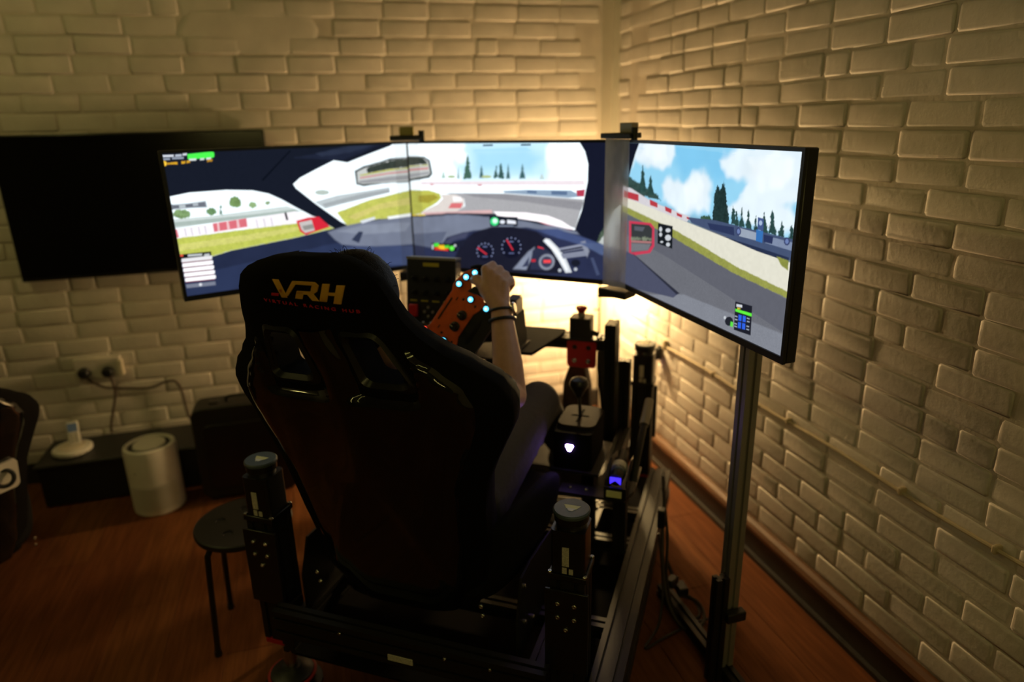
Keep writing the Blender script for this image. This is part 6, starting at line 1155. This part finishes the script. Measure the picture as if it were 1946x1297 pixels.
# ================================================================== furniture along the back wall
t = thing('stool', 'round black stool with perforated seat between the seat and the purifier', 'stool', (-0.34, 2.06, 0), rig=False)
cx, cy, zt = -0.325, 2.058, 0.405
# seat disc with a ring of holes: outer disc built as a grid with the hole cells left open
n = 72; rings_ = [0.004, 0.030, 0.045, 0.058, 0.066, 0.075, 0.084, 0.092, 0.110, 0.132, 0.145]; mb = MB(); holes = [(0.075, math.radians(20+72*k)) for k in range(5)]
def disc(z, flip):
    vs = []; fs = []
    for rr in rings_:
        for k in range(n): vs.append((cx+rr*math.cos(2*math.pi*k/n), cy+rr*math.sin(2*math.pi*k/n), z))
    for i in range(len(rings_)-1):
        for k in range(n):
            rc = (rings_[i]+rings_[i+1])/2; ac = 2*math.pi*(k+0.5)/n; px, py = rc*math.cos(ac), rc*math.sin(ac)
            if any((px-hr*math.cos(ha))**2+(py-hr*math.sin(ha))**2 < 0.0175**2 for hr, ha in holes): continue
            q = (i*n+k, i*n+(k+1) % n, (i+1)*n+(k+1) % n, (i+1)*n+k); fs.append(q if not flip else q[::-1])
    return vs, fs
v1, f1 = disc(zt, False); v2, f2 = disc(zt-0.012, True); mb.add(v1, f1); mb.add(v2, f2)
sd = part(t, 'seat', mb, M_BLACK, smooth=None)
part(t, 'seat_rim', MB().lathe([(0.143, zt-0.018), (0.147, zt-0.018), (0.149, zt-0.010), (0.148, zt-0.002), (0.144, zt+0.001), (0.142, zt-0.004)], (cx, cy, 0), 48), M_BLACK, under=sd)
for hr, ha in holes: part(t, 'hole_rim', MB().torus((cx+hr*math.cos(ha), cy+hr*math.sin(ha), zt-0.005), Z_, 0.0165, 0.0045, n=16, m=6), M_BLACK, under=sd)
for k in range(4):
    an = math.radians(41+90*k); ca, sa = math.cos(an), math.sin(an)
    part(t, 'leg', MB().tube([(cx+ca*0.03, cy+sa*0.03, zt-0.022), (cx+ca*0.10, cy+sa*0.10, zt-0.022), (cx+ca*0.132, cy+sa*0.132, zt-0.045), (cx+ca*0.140, cy+sa*0.140, zt-0.09), (cx+ca*0.160, cy+sa*0.160, 0.006)], 0.009, n=10), M_SATIN)
    part(t, 'foot_cap', MB().cyl((cx+ca*0.160, cy+sa*0.160, 0.0), (cx+ca*0.160, cy+sa*0.160, 0.018), 0.011, n=12), M_BLACK)

t = thing('low_bench', 'low black bench against the back wall under the socket', 'bench', (-0.75, 3.25, 0), rig=False)
part(t, 'top', MB().box(-1.30, -0.22, 3.115, YB-0.02, 0.190, 0.207), M_BLACK, bevel=0.006)
part(t, 'front_panel', MB().box(-1.285, -0.235, 3.125, 3.143, 0.012, 0.190), M_BLACK)
for x in (-1.285, -0.76, -0.253): part(t, 'side_panel', MB().box(x, x+0.018, 3.143, YB-0.03, 0.0, 0.190), M_BLACK)
part(t, 'back_panel', MB().box(-1.285, -0.235, YB-0.04, YB-0.03, 0.012, 0.190), M_BLACK)

t = thing('air_purifier', 'white cylindrical air purifier on the floor in front of the bench', 'air purifier', (-0.795, 3.0, 0), rig=False)
c = (-0.800, 3.005, 0)
part(t, 'body', MB().lathe([(0.001, 0.0), (0.098, 0.0), (0.104, 0.006), (0.105, 0.02), (0.105, 0.285), (0.102, 0.300), (0.092, 0.306), (0.086, 0.300), (0.084, 0.292), (0.001, 0.292)], c, 40), M_WHITE, smooth=40)
part(t, 'top_ring', MB().lathe([(0.083, 0.288), (0.083, 0.296), (0.068, 0.298), (0.066, 0.288)], c, 40), M_TRUNK)
part(t, 'control_disc', MB().lathe([(0.001, 0.288), (0.064, 0.288), (0.064, 0.303), (0.060, 0.306), (0.001, 0.306)], c, 40), M_WHITE)
gl = MB()
part(t, 'outlet_print', MB().rings([[(c[0]+rr*math.cos(a), c[1]+rr*math.sin(a), z) for a, z in [(math.radians(270-72+18*k), 0.20) for k in range(0)] or [(math.radians(238), 0.205), (math.radians(244), 0.205), (math.radians(244), 0.212), (math.radians(238), 0.212)]] for rr in (0.104, 0.1055)]), M_WHITEG)
slats = part(t, 'grille_backing', MB().rings([[(c[0]+rr*math.cos(math.radians(a)), c[1]+rr*math.sin(math.radians(a)), z) for a, z in [(a_, 0.03) for a_ in range(215, 331, 5)]+[(a_, 0.140) for a_ in range(330, 214, -5)]] for rr in (0.1035, 0.1055)]), M_WHITEG)
SL = MB().box(-0.0012, 0.0012, -0.003, 0.0, 0.0, 0.108).mesh('slat'); SL.materials.append(M_WHITE)
for k in range(39):
    a = math.radians(216+3*k); o = link('slat', SL, None, slats); o.location = (c[0]+0.1065*math.cos(a)-t.sub.x, c[1]+0.1065*math.sin(a)-t.sub.y, 0.031); o.rotation_euler = (0, 0, a+math.pi/2)

t = thing('charging_dock', 'round white charging dock on the low bench', 'dock', (-1.175, 3.245, 0.207), rig=False)
part(t, 'base', MB().lathe([(0.001, 0.207), (0.070, 0.207), (0.080, 0.214), (0.081, 0.226), (0.074, 0.233), (0.001, 0.235)], (-1.175, 3.245, 0), 36), M_WHITE)
part(t, 'recess', MB().lathe([(0.001, 0.2345), (0.055, 0.2335), (0.055, 0.2365), (0.001, 0.2375)], (-1.175, 3.245, 0), 30), M_CREAM)
Rr = Matrix.Rotation(math.radians(10), 3, 'Z') @ Matrix.Rotation(math.radians(-18), 3, 'X')
t = thing('remote_handset', 'small white handset with blue screen standing in the white dock', 'handset', (-1.165, 3.25, 0.236), rig=False)
def hs(u, v, d): return V((-1.163, 3.252, 0.236))+Rr @ V((u, d, v))
def hb(u0, u1, v0, v1, d0, d1): return MB().rings([[hs(u, v, d) for u, v in ((u0, v0), (u1, v0), (u1, v1), (u0, v1))] for d in (d0, d1)])
hd = part(t, 'case', hb(-0.024, 0.024, 0.001, 0.108, -0.007, 0.007), M_WHITE, bevel=0.004)
part(t, 'display', hb(-0.019, 0.019, 0.060, 0.098, -0.0085, -0.0065), M_PHONE)
for r_ in range(3):
    for c_ in range(2): part(t, 'key', hb(-0.016+0.018*c_, -0.002+0.018*c_, 0.012+0.015*r_, 0.022+0.015*r_, -0.009, -0.0065), M_PHONEKEYS)

t = thing('equipment_case', 'black hard equipment case standing beside the purifier', 'case', (-0.42, 3.10, 0), rig=False)
def cs(x0, x1, y0, y1, z0, z1, r): return MB().rings([[(x, y, z) for x, z in rrect(x0, x1, z0, z1, r, 4)] for y in (y0, y1)])
cb_ = part(t, 'shell', cs(-0.615, -0.20, 2.965, 3.105, 0.012, 0.445, 0.045), M_BLACK, smooth=30, bevel=0.006)
part(t, 'lid_panel', cs(-0.575, -0.24, 2.958, 2.968, 0.06, 0.365, 0.03), M_SATIN, smooth=30, bevel=0.003)
part(t, 'lid_band', MB().box(-0.617, -0.198, 3.028, 3.04, 0.05, 0.40), M_SATIN)
for x in (-0.52, -0.32): part(t, 'latch', MB().box(x-0.02, x+0.02, 3.01, 3.06, 0.440, 0.452), M_SATIN, bevel=0.003)
part(t, 'carry_handle', MB().tube([(-0.47, 3.035, 0.445), (-0.465, 3.035, 0.462), (-0.42, 3.035, 0.466), (-0.375, 3.035, 0.462), (-0.37, 3.035, 0.445)], 0.007), M_BLACK)
for x in (-0.56, -0.26): part(t, 'foot', MB().box(x-0.025, x+0.025, 2.98, 3.09, 0.0, 0.016), M_BLACK)

t = thing('wall_socket', 'pale double socket plate on the back wall above the bench', 'socket', (-1.03, YB-0.01, 0.50), rig=False)
sp = part(t, 'plate', MB().box(-1.150, -0.952, YB-0.022, YB+0.002, 0.492, 0.590), M_BRICK, bevel=0.005)
part(t, 'switch_rocker', MB().box(-0.965, -0.945, YB-0.034, YB-0.004, 0.497, 0.572), M_CREAM, under=sp, bevel=0.003)
for x, z, lab, pts in ((-1.108, 0.526, 'black plug in the left socket with a long brown cord looping right', [(-1.104, 0.510), (-1.085, 0.478), (-1.04, 0.448), (-1.006, 0.438), (-0.908, 0.424), (-0.84, 0.421), (-0.779, 0.440), (-0.733, 0.436), (-0.716, 0.38), (-0.710, 0.30), (-0.700, 0.235), (-0.66, 0.212)]),
                       (-1.010, 0.522, 'black plug in the right socket with a cord dropping straight to the bench', [(-1.008, 0.505), (-1.002, 0.47), (-1.000, 0.416), (-1.016, 0.351), (-1.045, 0.26), (-1.050, 0.214)])):
    t = thing('power_plug', lab, 'plug', (x, YB-0.05, z), rig=False, group='plugs in the wall socket')
    part(t, 'plug_body', MB().lathe([(0.001, 0.0), (0.020, 0.0), (0.026, -0.004), (0.026, -0.022), (0.018, -0.034), (0.001, -0.036)], (x, YB-0.020, z), 20, (0, 1, 0)), M_BLACK)
    part(t, 'cord', MB().tube([(x, YB-0.045, z-0.012)]+[(px, YB-0.028, pz) for px, pz in pts], 0.0055, n=8), M_BROWNCABLE)
